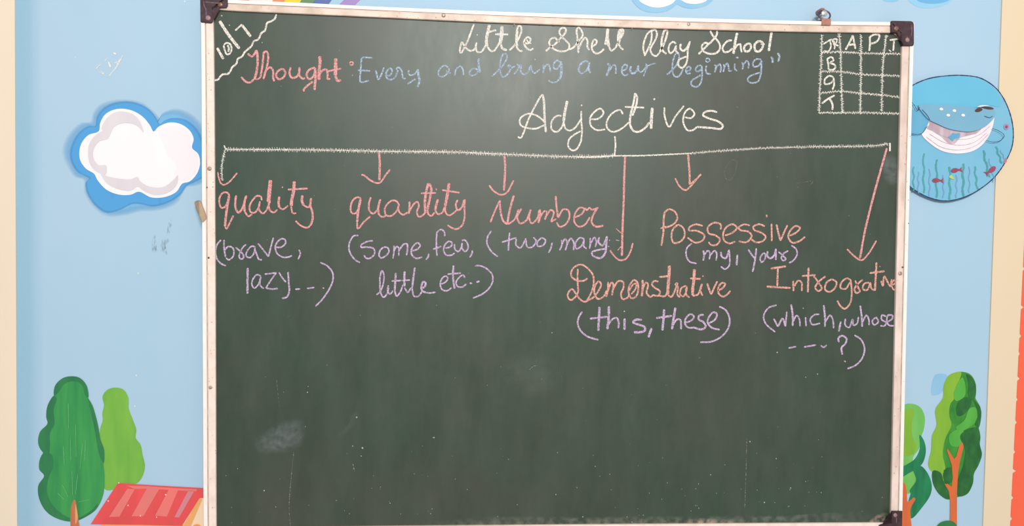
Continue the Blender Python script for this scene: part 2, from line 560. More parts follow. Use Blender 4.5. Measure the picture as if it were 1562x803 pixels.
for x, y in ((458, 127), (335, 333), (560, 382), (988, 263), (700, 503), (883, 518)):
    q = [(x + 9 * math.cos(a) * random.uniform(.5, 1.2), y + 9 * math.sin(a) * random.uniform(.5, 1.3)) for a in [k * .9 for k in range(7)]]
    bm = bmesh.new()
    add_flat(bm, [tp(p) for p in q], -0.0015)
    bm_obj('paint_chip', bm, paint('chipped_plaster', (250, 232, 226), var=.03), h)

# right trees
LIME = paint('lime_tree_paint', (142, 188, 58), scale=50, second=(124, 178, 56))
MG = paint('mid_green_tree_paint', (112, 190, 92), scale=40, second=(126, 198, 100))
G2 = paint('leaf_green_tree_paint', (66, 152, 54), scale=50, stretch=(1, 1, .5), second=(46, 128, 50))
G3 = paint('dark_leaf_green_paint', (36, 96, 50), scale=60, stretch=(1, 1, .6), second=(50, 120, 54))
TEAL = paint('teal_green_paint', (34, 138, 88), scale=60, second=(30, 112, 74))
ORT = paint('orange_trunk_paint', (224, 112, 58), scale=60, second=(212, 106, 66))
region(1340, 540, 1562, 803, 678)
ta = thing('painted_tree', 'painted tree half hidden behind the right frame rail of the chalkboard', 'painted tree', at(1375, 803, 0))
flat('crown', [(155, 233), (195, 250), (216, 295), (212, 350), (200, 385), (190, 440), (160, 490), (180, 540), (178, 600), (150, 650), (100, 640), (40, 560), (30, 400), (60, 280), (110, 240)], MG, ta, 1)
flat('dark_foliage', [[(192, 378), (212, 405), (221, 455), (206, 510), (180, 535), (140, 558), (105, 575), (95, 540), (135, 515), (170, 490), (192, 445)],
                      [(160, 530), (195, 522), (228, 555), (248, 610), (243, 655), (205, 715), (152, 768), (140, 690), (150, 650), (145, 640), (175, 590)]], TEAL, ta, 2)
flat('lime_foliage', [[(148, 255), (165, 262), (155, 330), (160, 390), (175, 420), (160, 470), (110, 470), (90, 380), (110, 280)]], LIME, ta, 2)
flat('trunk', [(60, 603), (118, 600), (132, 640), (137, 690), (165, 670), (172, 676), (150, 722), (148, 860), (60, 860)], ORT, ta, 4)
tb = thing('painted_tree', 'tall green tree with a forked orange trunk painted on the lower right wall', 'painted tree', at(1455, 803, 0))
flat('crown', [(385, 84), (430, 98), (454, 145), (450, 200), (475, 250), (478, 300), (468, 345), (475, 385), (472, 420), (482, 470), (466, 520), (445, 560), (440, 605), (412, 655), (372, 668), (320, 680), (275, 645), (252, 595), (250, 550), (232, 520), (245, 450), (250, 380), (270, 335), (265, 260), (300, 205), (303, 150), (330, 100)], G2, tb, 1)
flat('lime_foliage', [[(330, 100), (385, 86), (375, 130), (360, 200), (335, 235), (330, 290), (340, 330), (310, 400), (300, 470), (310, 540), (290, 545), (250, 550), (232, 520), (245, 450), (250, 380), (270, 335), (265, 260), (300, 205), (303, 150)],
                      [(275, 545), (300, 540), (305, 590), (290, 600)]], LIME, tb, 2)
flat('bright_foliage', [[(350, 190), (390, 110), (405, 150), (400, 200), (360, 220)], [(425, 255), (452, 250), (458, 310), (420, 345), (385, 360), (360, 345), (400, 310)], [(330, 380), (380, 350), (410, 380), (395, 425), (340, 430)]], paint('bright_leaf_green_paint', (92, 180, 70), scale=50, second=(78, 166, 64)), tb, 3)
flat('dark_foliage', [[(410, 95), (440, 115), (454, 150), (448, 210), (432, 215), (418, 190), (420, 140)],
                      [(365, 240), (400, 205), (432, 208), (430, 240), (395, 285), (370, 290)],
                      [(440, 210), (476, 255), (478, 300), (466, 345), (450, 330), (462, 290), (455, 250)],
                      [(380, 385), (410, 355), (462, 345), (475, 390), (472, 420), (482, 470), (466, 520), (445, 560), (440, 605), (412, 655), (372, 664), (368, 600), (395, 520), (405, 450)],
                      [(252, 595), (255, 545), (290, 555), (305, 600), (330, 640), (330, 676), (300, 668), (275, 645)],
                      [(300, 570), (315, 535), (345, 535), (345, 590), (320, 610)]], G3, tb, 3)
flat('trunk', [(332, 860), (334, 690), (328, 640), (308, 608), (322, 606), (340, 620), (346, 580), (342, 520), (318, 450), (322, 442), (352, 490), (362, 480), (378, 425), (392, 415), (397, 430), (380, 500), (370, 560), (366, 640), (366, 860)], ORT, tb, 5, smooth=False)
tc_ = thing('painted_bush', 'top of a round green bush painted at the bottom of the right wall', 'painted bush', at(1444, 810, 0))
flat('foliage', [(255, 900), (265, 820), (285, 790), (318, 778), (350, 784), (372, 815), (390, 900)], paint('bush_green_paint', (52, 128, 72), scale=50, second=(44, 116, 64)), tc_, 6)
bp = flat('blue_paint_patch', [(256, 115), (268, 97), (318, 100), (308, 150), (290, 185), (250, 192)], paint('blue_patch_paint', (142, 194, 226), scale=30, second=(150, 200, 230)), None, 1)
tag(bp, 'small mid blue brush patch beside the top of the right tree', 'paint patch')

# turquoise tint, fading to the right, along the left edge of the blue field
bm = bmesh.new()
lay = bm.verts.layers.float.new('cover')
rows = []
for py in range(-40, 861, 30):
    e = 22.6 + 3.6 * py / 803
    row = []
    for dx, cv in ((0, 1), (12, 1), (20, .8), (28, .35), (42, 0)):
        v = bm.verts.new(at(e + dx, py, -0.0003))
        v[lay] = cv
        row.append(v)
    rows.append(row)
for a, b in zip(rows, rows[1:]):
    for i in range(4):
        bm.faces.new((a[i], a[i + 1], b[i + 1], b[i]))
bm_obj('turquoise_edge_tint', bm, SEDGE, wall)

# chips and scuffs on the wall
chips = bmesh.new()
region(0, 0, 340, 180, 1517)
for pts, wd in (([(655, 468), (680, 440)], 1.6), ([(712, 415), (735, 392)], .7), ([(738, 420), (752, 458)], 2.0), ([(772, 358), (790, 370)], 2.0), ([(835, 375), (800, 445), (740, 520)], 1.3),
                ([(690, 485), (700, 500), (710, 498)], 1.2), ([(650, 462), (690, 500), (735, 525)], .4), ([(780, 430), (800, 420)], 1.2), ([(820, 400), (790, 445)], 1.4), ([(700, 430), (668, 455)], .6)):
    ribbon(chips, spline([tp(p) for p in pts], step=1.2), wd, -0.0004, .5)
o = bm_obj('paint_scuff', chips, paint('bare_plaster', (240, 238, 222), var=.04))
tag(o, 'white scratched patch on the blue wall above the left cloud', 'scuff')
chips = bmesh.new()
for x, y, r in ((115, 88, 1.0), (282, 2, 1.2), (208, 573, 1.4), (206, 620, 1.1), (1398, 56, 1.2), (211, 417, 1.2)):
    add_flat(chips, [(x + r * math.cos(k) * random.uniform(.7, 1.3), y + r * math.sin(k) * random.uniform(.7, 1.3)) for k in (0, 1, 2, 3, 4, 5)], -0.0004)
o = bm_obj('chip_mark', chips, paint('bare_plaster', (240, 238, 222)), wall)


GRIME = smear('grey_wall_smudge', (140, 150, 160), .55, 260, .42, .68, (1.6, 1, .5))
region(200, 300, 320, 420, 803)
for pts in ([(215, 580), (225, 400), (250, 390), (260, 480), (270, 575)], [(360, 390), (370, 300), (400, 230), (425, 250), (400, 330), (390, 400)], [(310, 440), (370, 420), (400, 440), (370, 465), (330, 560), (370, 600), (300, 560)]):
    o = cover_patch('grime_mark', [tp(p) for p in pts], GRIME, wall, -0.0004)

# ------------------------------------------------------------------ whale picture (cut-out disc hung beside the board)
region(1340, 80, 1562, 330, 713)
YD = -0.0082
wd_ = thing('whale_cutout', 'round blue card cutout of a whale over seaweed, right of the chalkboard', 'wall decoration', at(1449, 210, -0.006))
disc_pts = [(165, 163), (240, 130), (330, 115), (420, 113), (500, 126), (568, 168), (605, 212), (640, 285), (660, 375), (655, 460), (620, 540), (568, 612), (500, 668), (420, 710), (330, 728), (250, 712), (158, 660), (95, 580), (50, 480), (40, 380), (60, 290), (105, 210)]
bm = bmesh.new()
add_slab(bm, poly_px(disc_pts), -0.0042, YD)
bm_obj('disc', bm, paint('sea_blue_card', (122, 188, 219), scale=10, stretch=(1, 1, 1), second=(130, 192, 221), rough=.5), wd_)
bm = bmesh.new()
q = poly_px(disc_pts)
ribbon(bm, q + [q[0]], 1.5, YD - 0.0003, .25, False)
bm_obj('dark_outline', bm, paint('navy_marker', (40, 60, 100), var=.1), wd_)
# upper sea and body
CY1 = paint('cyan_whale_back', (106, 190, 224), scale=8, stretch=(1, 1, 1), second=(116, 194, 226), rough=.5)
flat('whale_back', [(95, 235), (130, 185), (180, 162), (250, 132), (330, 120), (420, 118), (498, 132), (560, 172), (590, 215), (596, 265), (560, 262), (520, 258), (480, 270), (400, 262), (300, 260), (200, 262), (150, 255)], CY1, wd_, 2, base=YD)
bm = bmesh.new()
body_pts = [(198, 262), (260, 255), (340, 258), (420, 262), (480, 272), (540, 268), (570, 290), (566, 320), (540, 350), (500, 375), (450, 388), (400, 385), (340, 372), (290, 350), (250, 330), (220, 300)]
add_slab(bm, poly_px(body_pts), YD - 0.0008, YD - 0.0045)
bm_obj('whale_face', bm, paint('grey_blue_whale_skin', (124, 178, 206), scale=9, stretch=(1, 1, 1), second=(130, 184, 212), rough=.5), wd_)
flat('belly', [(248, 325), (290, 350), (340, 372), (400, 385), (450, 386), (500, 375), (540, 350), (566, 318), (556, 375), (522, 438), (470, 480), (400, 496), (320, 486), (260, 452), (212, 400), (230, 372)], paint('white_belly_card', (250, 240, 244), var=.02, second=(245, 232, 238)), wd_, 4, base=YD)
flat('belly_shade', [(246, 326), (300, 352), (370, 380), (440, 388), (505, 372), (485, 395), (440, 408), (400, 420), (372, 448), (345, 446), (300, 408), (262, 385), (236, 372), (250, 352)], paint('mauve_belly_shadow', (190, 164, 176), var=.04, scale=70, second=(216, 198, 208)), wd_, 5, base=YD)  # shadow of the raised face, painted in mauve on the belly
bm = bmesh.new()
for pts in ([(250, 400), (320, 440), (400, 455), (470, 440), (530, 395)], [(235, 415), (310, 465), (400, 478), (480, 455), (540, 400)], [(280, 395), (350, 420), (430, 425), (500, 400), (548, 360)]):
    ribbon(bm, spline([tp(p) for p in pts], step=1.2), .6, YD - 0.0016, .3)
bm_obj('belly_groove', bm, paint('grey_marker', (196, 182, 196), var=.1), wd_)
flat('small_fin', [(340, 415), (352, 408), (362, 396), (378, 398), (398, 396), (396, 418), (372, 424), (364, 436), (352, 426)], paint('fin_blue', (104, 178, 212), var=.05), wd_, 7, base=YD)
flat('tail_fin', [(140, 300), (165, 282), (192, 287), (214, 280), (240, 310), (248, 335), (235, 365), (212, 396), (190, 402), (150, 400), (130, 350)], paint('tail_blue', (108, 182, 216), var=.05), wd_, 5, base=YD)
bm = bmesh.new()
for pts in ([(160, 240), (178, 262), (192, 285), (202, 268)], [(214, 280), (240, 310), (252, 330)], [(240, 360), (214, 396), (190, 402), (160, 398)], [(525, 430), (560, 440), (598, 432), (616, 408), (590, 385), (556, 372)], [(518, 312), (545, 320), (560, 312)]):
    bm = bmesh.new()
    ribbon(bm, spline([tp(p) for p in pts], step=1.2), .8, YD - 0.0052, .3)
    bm_obj('drawn_line', bm, MATS['navy_marker'], wd_)
YE = YD - 0.0048
flat('eye', [[(472, 286), (484, 274), (504, 272), (510, 282), (494, 291), (478, 292)], [(500, 267), (530, 265), (560, 271), (566, 277), (548, 280), (515, 274)]], paint('dark_brown_eye', (92, 66, 66), var=.1, scale=90), wd_, 1, base=YE)
flat('eye_highlight', [(484, 267), (500, 260), (522, 259), (545, 261), (520, 263), (500, 267)], WHITE, wd_, 2, base=YE)
for x, y in ((308, 278), (342, 308), (372, 286), (415, 308)):
    o = flat('white_spot', [(x - 9, y - 1), (x - 3, y - 7), (x + 6, y - 5), (x + 9, y + 3), (x + 2, y + 6), (x - 6, y + 4)], WHITE, wd_, 1, base=YE)
SW = paint('seaweed_green', (84, 168, 172), var=.08)
SV = paint('seaweed_violet', (124, 164, 206), var=.06)
for x, y0, y1, wdt, mt in ((172, 560, 680, 2.0, SW), (222, 495, 690, 2.5, SW), (285, 525, 712, 2.6, SW), (350, 560, 722, 3.0, SW), (415, 545, 708, 3.2, SW), (478, 558, 672, 2.6, SW), (528, 480, 612, 3.0, SW), (590, 462, 545, 2.6, SW), (195, 585, 690, 1.6, SV), (250, 570, 705, 1.4, SV), (318, 600, 715, 1.6, SV), (382, 600, 715, 1.6, SV), (445, 560, 690, 1.6, SV), (555, 520, 630, 1.4, SV), (612, 480, 540, 1.4, SV)):
    bm = bmesh.new()
    dx = -30 if x > 500 else (-14 if x > 460 else 0)
    pts = [tp((x - dx * (t / 8.0 - .5) + 3.5 * math.sin(t * 1.7 + x), y0 + (y1 - y0) * t / 8.0)) for t in range(9)]
    ribbon(bm, spline(pts, step=1.2), wdt, YD - 0.0005, .25)
    bm_obj('seaweed', bm, mt, wd_)
FISH = paint('dark_red_fish', (158, 78, 104), var=.08, scale=90)
for x, y, a, s in ((288, 628, 0, 1), (380, 578, math.pi - .0 + math.pi - .15, 1), (552, 578, math.pi - .65, 1.1), (622, 532, -1.0, .5)):
    f = [(-26, 0), (-14, -11), (4, -10), (18, -3), (32, -14), (27, 1), (32, 15), (16, 4), (0, 10), (-16, 10)]
    o = flat('fish', [(x + s * (p[0] * math.cos(a) - p[1] * math.sin(a)), y + s * (p[0] * math.sin(a) + p[1] * math.cos(a))) for p in f], FISH if s > .8 else paint('pink_fish', (214, 120, 140), var=.05), wd_, 4, base=YD)
flat('fish', [(345, 610), (358, 600), (366, 612), (372, 622), (356, 618)], paint('yellow_fish', (190, 214, 110), var=.05), wd_, 4, base=YD)
flat('starfish', [(614, 365), (620, 352), (632, 350), (640, 362), (634, 378), (620, 378)], paint('mauve_ring', (170, 150, 190), var=.05), wd_, 4, base=YD)
flat('starfish_core', [(621, 365), (625, 358), (633, 360), (632, 370), (624, 372)], FISH, wd_, 5, base=YD)

# ------------------------------------------------------------------ chalkboard
cb_loc = at(846, 815, -0.02)
cb = thing('chalkboard', 'large green framed chalkboard covered with an adjectives lesson in chalk', 'chalkboard', cb_loc)


def board_mat():
    m = bpy.data.materials.new('green_slate_surface')
    m.use_nodes = True
    nt = m.node_tree
    b = nt.nodes['Principled BSDF']
    b.inputs['Roughness'].default_value = 0.46
    b.inputs['Specular IOR Level'].default_value = 0.5
    tc = nt.nodes.new('ShaderNodeTexCoord')
    n1 = nt.nodes.new('ShaderNodeTexNoise')
    n1.inputs['Scale'].default_value = 2.6
    n1.inputs['Detail'].default_value = 6
    n1.inputs['Roughness'].default_value = .62
    r1 = nt.nodes.new('ShaderNodeValToRGB')
    r1.color_ramp.elements[0].position = .36
    r1.color_ramp.elements[1].position = .62
    r1.color_ramp.elements[0].color = rgb((58, 63, 52), 1)
    r1.color_ramp.elements[1].color = rgb((46, 66, 52), 1)
    mp = nt.nodes.new('ShaderNodeMapping')
    mp.inputs['Scale'].default_value = (2.4, 1, 0.8)
    n2 = nt.nodes.new('ShaderNodeTexNoise')
    n2.inputs['Scale'].default_value = 9
    n2.inputs['Detail'].default_value = 8
    n2.inputs['Roughness'].default_value = .65
    r2 = nt.nodes.new('ShaderNodeMapRange')
    r2.inputs[1].default_value = .35
    r2.inputs[2].default_value = .75
    r2.inputs[3].default_value = 0
    r2.inputs[4].default_value = .07
    mx = nt.nodes.new('ShaderNodeMixRGB')
    mx.inputs[2].default_value = rgb((150, 152, 140), 1)
    nt.links.new(tc.outputs['Object'], n1.inputs['Vector'])
    nt.links.new(tc.outputs['Object'], mp.inputs[0])
    nt.links.new(mp.outputs[0], n2.inputs['Vector'])
    nt.links.new(n1.outputs['Fac'], r1.inputs[0])
    nt.links.new(n2.outputs['Fac'], r2.inputs[0])
    nt.links.new(r2.outputs[0], mx.inputs[0])
    nt.links.new(r1.outputs[0], mx.inputs[1])
    nt.links.new(mx.outputs[0], b.inputs['Base Color'])
    rr = nt.nodes.new('ShaderNodeMapRange')
    rr.inputs[1].default_value = .3
    rr.inputs[2].default_value = .7
    rr.inputs[3].default_value = .38
    rr.inputs[4].default_value = .45
    nt.links.new(n2.outputs['Fac'], rr.inputs[0])
    nt.links.new(rr.outputs[0], b.inputs['Roughness'])
    return m


TOP_O = [(306, -3), (345, -1), (450, 3.5), (570, 9.5), (700, 15), (830, 20), (965, 24.5), (1100, 28.5), (1235, 31.8), (1330, 33), (1394, 33.5)]
TOP_I = [(324, 13.5), (345, 15.5), (450, 20.5), (570, 25.8), (700, 32), (830, 37), (965, 42), (1100, 45.7), (1235, 48.6), (1330, 49.6), (1376.5, 50)]
LEFT_O = [(305.3, -3), (306.5, 60), (308.2, 400), (310.3, 803), (310.6, 824)]
LEFT_I = [(324.5, 13), (325.6, 60), (328, 400), (329.3, 770), (329.6, 807)]
RIGHT_O = [(1395, 33.5), (1393.6, 80), (1385, 400), (1377, 770), (1376, 814)]
RIGHT_I = [(1377, 50), (1376, 80), (1368, 400), (1359.9, 770), (1359.2, 798.5)]
BOT_O = [(310.6, 824), (720, 820), (1100, 816), (1376, 814)]
BOT_I = [(329.6, 807), (720, 803), (1100, 800), (1359.2, 798.5)]


def alongs(pts, n=40):
    s = spline(pts, False, 3)
    out = []
    for i in range(n + 1):
        f = i / n * (len(s) - 1)
        a = int(f)
        b = min(a + 1, len(s) - 1)
        t = f - a
        out.append((s[a][0] * (1 - t) + s[b][0] * t, s[a][1] * (1 - t) + s[b][1] * t))
    return out


def frame_mat(name, lipc, dirt):
    return paint(name, lipc, scale=70, stretch=(1, 1, 1), second=dirt, rough=.42, spec=.4, k=.92)


LIP = frame_mat('white_aluminium_lip', (255, 246, 240), (252, 238, 230))
FACE = frame_mat('dirty_white_aluminium', (254, 234, 222), (242, 220, 206))
FACE_TOP = paint('tan_stained_aluminium', (244, 222, 206), scale=38, stretch=(1, 1, 1), second=(214, 190, 170), rough=.45, spec=.4, k=.86)
FACE_RIGHT = paint('stained_aluminium', (250, 228, 216), scale=45, stretch=(1, 1, .4), second=(222, 196, 182), rough=.45, spec=.4, k=.88)
GROOVE = frame_mat('darker_frame_groove', (200, 178, 162), (222, 200, 186))  # groove coloured darker than lip and face


def rail(O, I, label, face=None):
    o_, i_ = alongs(O), alongs(I)
    prof = [(0.0, -0.0145), (0.0, -0.0345), (0.04, -0.0362), (0.34, -0.0362), (0.37, -0.0346), (0.42, -0.0346), (0.45, -0.0354), (0.95, -0.0354), (1.0, -0.0345), (1.0, -0.0285), (1.0, -0.0145)]
    bm = bmesh.new()
    rows = []
    for a, b in zip(o_, i_):
        A, B = at(a[0], a[1], -0.0355), at(b[0], b[1], -0.0355)
        rows.append([bm.verts.new((A.x + (B.x - A.x) * t, y, A.z + (B.z - A.z) * t)) for t, y in prof])
    m = len(prof)
    for r, s in zip(rows, rows[1:]):
        for j in range(m):
            f = bm.faces.new((r[j], s[j], s[(j + 1) % m], r[(j + 1) % m]))
            f.material_index = 1 if 5 <= j <= 9 else (2 if 3 <= j <= 4 else 0)
    bm.faces.new(rows[0])
    bm.faces.new(rows[-1][::-1])
    bmesh.ops.recalc_face_normals(bm, faces=bm.faces[:])
    o = bm_obj('frame_rail', bm, LIP, cb)
    o.data.materials.append(face or FACE)
    o.data.materials.append(GROOVE)
    if label:
        tag(o, label)
    return o


# panel, tucked into the rails
bm = bmesh.new()
outl = [(x - .5, y - 3) for x, y in alongs(TOP_I, 20)] + [(x + 3, y) for x, y in alongs(RIGHT_I, 10)][1:] + [(x, y + 3) for x, y in alongs(BOT_I, 10)][::-1][1:] + [(x - 3, y) for x, y in alongs(LEFT_I, 10)][::-1][1:-1]
add_slab(bm, outl, -0.0165, YB)
panel = bm_obj('writing_panel', bm, board_mat(), cb)
rail(TOP_O, TOP_I, None, FACE_TOP)
rail(LEFT_O, LEFT_I, None)
rail(RIGHT_O, RIGHT_I, None, FACE_RIGHT)
rail(BOT_O, BOT_I, None)

BRK = paint('dark_brown_plastic', (64, 44, 50), var=.12, scale=120, stretch=(1, 1, 1), rough=.45, second=(80, 58, 62))
SCR = paint('dull_brass_screw', (150, 112, 98), var=.2, scale=300, stretch=(1, 1, 1), rough=.4, metal=.4)
SCW = paint('chalky_screw', (170, 140, 140), var=.15, scale=300, stretch=(1, 1, 1), rough=.5, metal=.2)


def bracket(pts, label, gusset=None, ridge=None):
    bm = bmesh.new()
    q = pts
    add_slab(bm, q, -0.0145, -0.0385)
    bmesh.ops.bevel(bm, geom=[e for e in bm.edges if all(abs(v.co.y + .0385) < 1e-4 for v in e.verts) and len(e.link_faces) == 2 and any(abs(f.normal.y) < .5 for f in e.link_faces)], offset=0.0009, segments=2, affect='EDGES')
    b = bm_obj('corner_bracket', bm, BRK, cb)
    tag(b, label)
    if ridge:
        bm = bmesh.new()
        for r in ridge:
            ribbon(bm, spline(r, False, 1.2), 1.6, -0.0388, .2)
        bm_obj('worn_ridge', bm, paint('worn_plastic', (128, 100, 108), var=.2, scale=250, stretch=(1, 1, 1)), b)
    if gusset:
        bm = bmesh.new()
        add_slab(bm, gusset, YB, -0.0335)
        bm_obj('gusset', bm, paint('dusty_gusset', (150, 124, 118), var=.2, scale=200, stretch=(1, 1, 1)), b)
    return b


def rcorner(c, r, a0, a1, n=5):
    return [(c[0] + r * math.cos(a0 + (a1 - a0) * i / n), c[1] + r * math.sin(a0 + (a1 - a0) * i / n)) for i in range(n + 1)]


PI = math.pi
tl = rcorner((309, -4), 4, PI, 1.5 * PI) + rcorner((344, -5), 3, -PI / 2, 0) + [(347, 9)] + rcorner((344, 10), 2, 0, PI / 2, 3) + [(324, 12.6)] + rcorner((321.5, 33), 2, 0, PI / 2, 3) + rcorner((307.5, 32), 2, PI / 2, PI, 3)
b = bracket(tl, 'dark brown plastic corner at the top left', [(324, 13), (335, 14), (327, 27), (324.5, 28)], [[(310.5, 2), (311.5, 9), (314, 14), (314.5, 22), (315, 27)], [(313, 3), (324, 4), (335, 5)]])
screw(336.3, 7.2, -0.0387, .0041, SCR, b)
screw(317.6, 27.5, -0.0387, .0044, SCW, b)
tr = rcorner((1361.5, 34), 2.5, PI, 1.5 * PI) + rcorner((1389, 37.5), 5.5, -PI / 2, 0) + [(1394.5, 66)] + rcorner((1392, 68), 2, 0, PI / 2, 3) + [(1377.5, 70)] + [(1376.6, 50)] + rcorner((1361, 47.5), 2, PI / 2, PI, 3)
b = bracket(tr, 'dark brown plastic corner at the top right', [(1376.5, 50), (1376, 63), (1373, 60), (1364, 52), (1363.5, 50)], [[(1390, 38), (1391, 46), (1390, 55)], [(1384, 56), (1383, 62), (1386, 65)]])
screw(1367, 43.5, -0.0387, .0045, SCR, b)
screw(1384, 61, -0.0387, .0040, SCW, b)
br = [(1361.4, 780.4), (1376.8, 780.4), (1376.3, 812)] + rcorner((1373, 814), 3, 0, PI / 2, 3) + [(1342, 818.5), (1341.5, 802.5), (1345, 800.8), (1357, 800.5), (1361, 799.5)]
b = bracket(br, 'dark brown plastic corner at the bottom right', None, [[(1366, 783), (1366.5, 792)], [(1367.5, 789), (1367.5, 798)]])
screw(1365.5, 786.5, -0.0387, .0036, SCW, b)
screw(1350, 809, -0.0387, .0036, SCW, b)

RS = paint('grey_rail_screw', (204, 180, 164), var=.2, scale=200, stretch=(1, 1, 1), rough=.4, metal=.3)
RD = paint('dark_rail_hole', (96, 74, 68), var=.2)
for x, y, r, m in ((319.5, 257.5, .0036, RS), (318.3, 393.5, .0016, RD), (321, 591.5, .0030, RS), (1373, 417.5, .0036, RS), (1376.5, 408, .0015, RD), (676.5, 23.5, .0034, RS), (1050.5, 37, .0030, RS), (316, 286, .0010, RD), (1385.5, 341, .0010, RD)):
    screw(x, y, -0.0354, r, m, cb, 'rail_screw')

# hanger on the top rail
bm = bmesh.new()
sx0, sx1 = 1253.4, 1267.3
pf = [at(sx0, 38, -0.0378), at(sx1, 38.4, -0.0378), at(sx1, 29.8, -0.0378), at(sx0, 29.4, -0.0378)]
for (ya, yb, za, zb) in ((-0.0378, -0.0362, 0, 0),):
    p0, p1, p2, p3 = pf
    box(bm, p0.x, p1.x, -0.0380, -0.0364, p0.z, p3.z)
    box(bm, p0.x, p1.x, -0.0380, -0.0125, p3.z, p3.z + 0.0016)
    box(bm, p0.x, p1.x, -0.0141, -0.0125, p3.z - 0.03, p3.z)
o = bm_obj('hanger_strap', bm, paint('rusty_strap', (186, 130, 112), var=.15, scale=200, stretch=(1, 1, 1)), cb)
tag(o, 'rusty metal strap folded over the top rail')
bm = bmesh.new()
c = at(1257.3, 22.8, -0.026)
torus(bm, c, 0.0095, 0.0013, tilt=-.35, sx=1.12)
o = bm_obj('hanging_ring', bm, paint('dark_ring_metal', (110, 96, 120), var=.2, scale=200, stretch=(1, 1, 1), metal=.6, rough=.35), cb)
tag(o, 'dark wire ring standing on the strap')
for f in o.data.polygons:
    f.use_smooth = True
nl = thing('wall_nail', 'shiny nail with brown plug that carries the ring on top of the chalkboard', 'nail', at(1256.8, 20, 0))
bm = bmesh.new()
p = at(1257, 20.5, -0.03)
lathe(bm, [(.0022, -.031), (.0022, 0), (.0052, .0), (.0056, .0008), (.0045, .002), (.0015, .0026)], (p.x, p.y, p.z), 18)
o = bm_obj('nail_head', bm, paint('bright_steel', (214, 214, 210), var=.2, scale=200, stretch=(1, 1, 1), metal=.5, rough=.3), nl)
bm = bmesh.new()
p = at(1252.5, 17, -0.012)
lathe(bm, [(.0048, -.012), (.0048, .004), (.0035, .008), (.001, .009)], (p.x, p.y, p.z), 14)
bm_obj('wall_plug', bm, paint('brown_plug', (178, 126, 116), var=.15, scale=200), nl)

# tan strip on the left edge
region(200, 300, 320, 420, 803)
P = [tp(p) for p in ((645, 62), (660, 46), (705, 42), (735, 110), (760, 175), (768, 215), (755, 240), (725, 262), (705, 215), (672, 140))]
bm = bmesh.new()
q = spline(P, True, 2)
vsf = []
vsb = []
for x, y in q:
    # bends from the wall up on to the frame
    t = max(0.0, min(1.0, (x - 294.5) / 9.0))
    yy = -0.012 - 0.0266 * t
    a = at(x, y, yy)
    vsf.append(bm.verts.new(a))
    vsb.append(bm.verts.new((a.x, a.y + .0012, a.z)))
n = len(q)
f1 = bm.faces.new(vsf)
f2 = bm.faces.new(vsb[::-1])
for i in range(n):
    bm.faces.new((vsf[i], vsb[i], vsb[(i + 1) % n], vsf[(i + 1) % n]))
bmesh.ops.triangulate(bm, faces=[f1, f2])
bmesh.ops.recalc_face_normals(bm, faces=bm.faces[:])
o = bm_obj('tan_strip', bm, paint('tan_tape', (196, 166, 140), var=.08, scale=60, stretch=(1, 1, 1), second=(176, 160, 124)))
tag(o, 'short curled tan strip stuck across the left edge of the chalkboard frame', 'tape strip')

# ------------------------------------------------------------------ chalk writing
WHT = chalk('white_chalk', (232, 225, 214), lo=.32, hi=.56, amin=.42)
PNK = chalk('pink_chalk', (228, 160, 158), lo=.32, hi=.56, amin=.42)
PCH = chalk('peach_pink_chalk', (228, 168, 154), lo=.34, hi=.57, amin=.36)
BLU = chalk('pale_blue_chalk', (184, 202, 224), amin=.28, lo=.36, hi=.68)
VIO = chalk('violet_chalk', (206, 180, 210), amin=.34, lo=.32, hi=.6)
HAT = chalk('scribbled_white_chalk', (238, 230, 220), amin=.25, lo=.32, hi=.54, scale=500)
NW = [0]


WK = 0.87


def word(label, mat, strokes, wd=3.0, name='chalk_word'):
    bm = bmesh.new()
    NW[0] += 1
    for i, s in enumerate(strokes):
        w_ = wd
        if isinstance(s, tuple):
            w_, s = s
        pts = [tp(p) for p in s]
        if len(pts) == 1:
            pts = [(pts[0][0] - .6, pts[0][1] - .6), (pts[0][0] + .6, pts[0][1] + .8)]
        ribbon(bm, spline(pts, False, 1.1), w_ * WK, YB - 0.0002 - 0.00001 * i - .000003 * NW[0])
    o = bm_obj(name, bm, mat, cb)
    tag(o, label)
    return o


def scribble(label, mat, lines, amp, name, step=2.2, wd=1.5, extra=()):
    bm = bmesh.new()
    NW[0] += 1
    for i, s in enumerate(lines):
        a = amp
        if isinstance(s, tuple):
            a, s = s
        zigzag(bm, [tp(p) for p in s], a, YB - 0.0002 - 0.00001 * i - .000003 * NW[0], step, wd)
    for w_, s in extra:
        ribbon(bm, spline([tp(p) for p in s], False, 1.1), w_, YB - 0.0004)
    o = bm_obj(name, bm, mat, cb)
    tag(o, label)
    return o


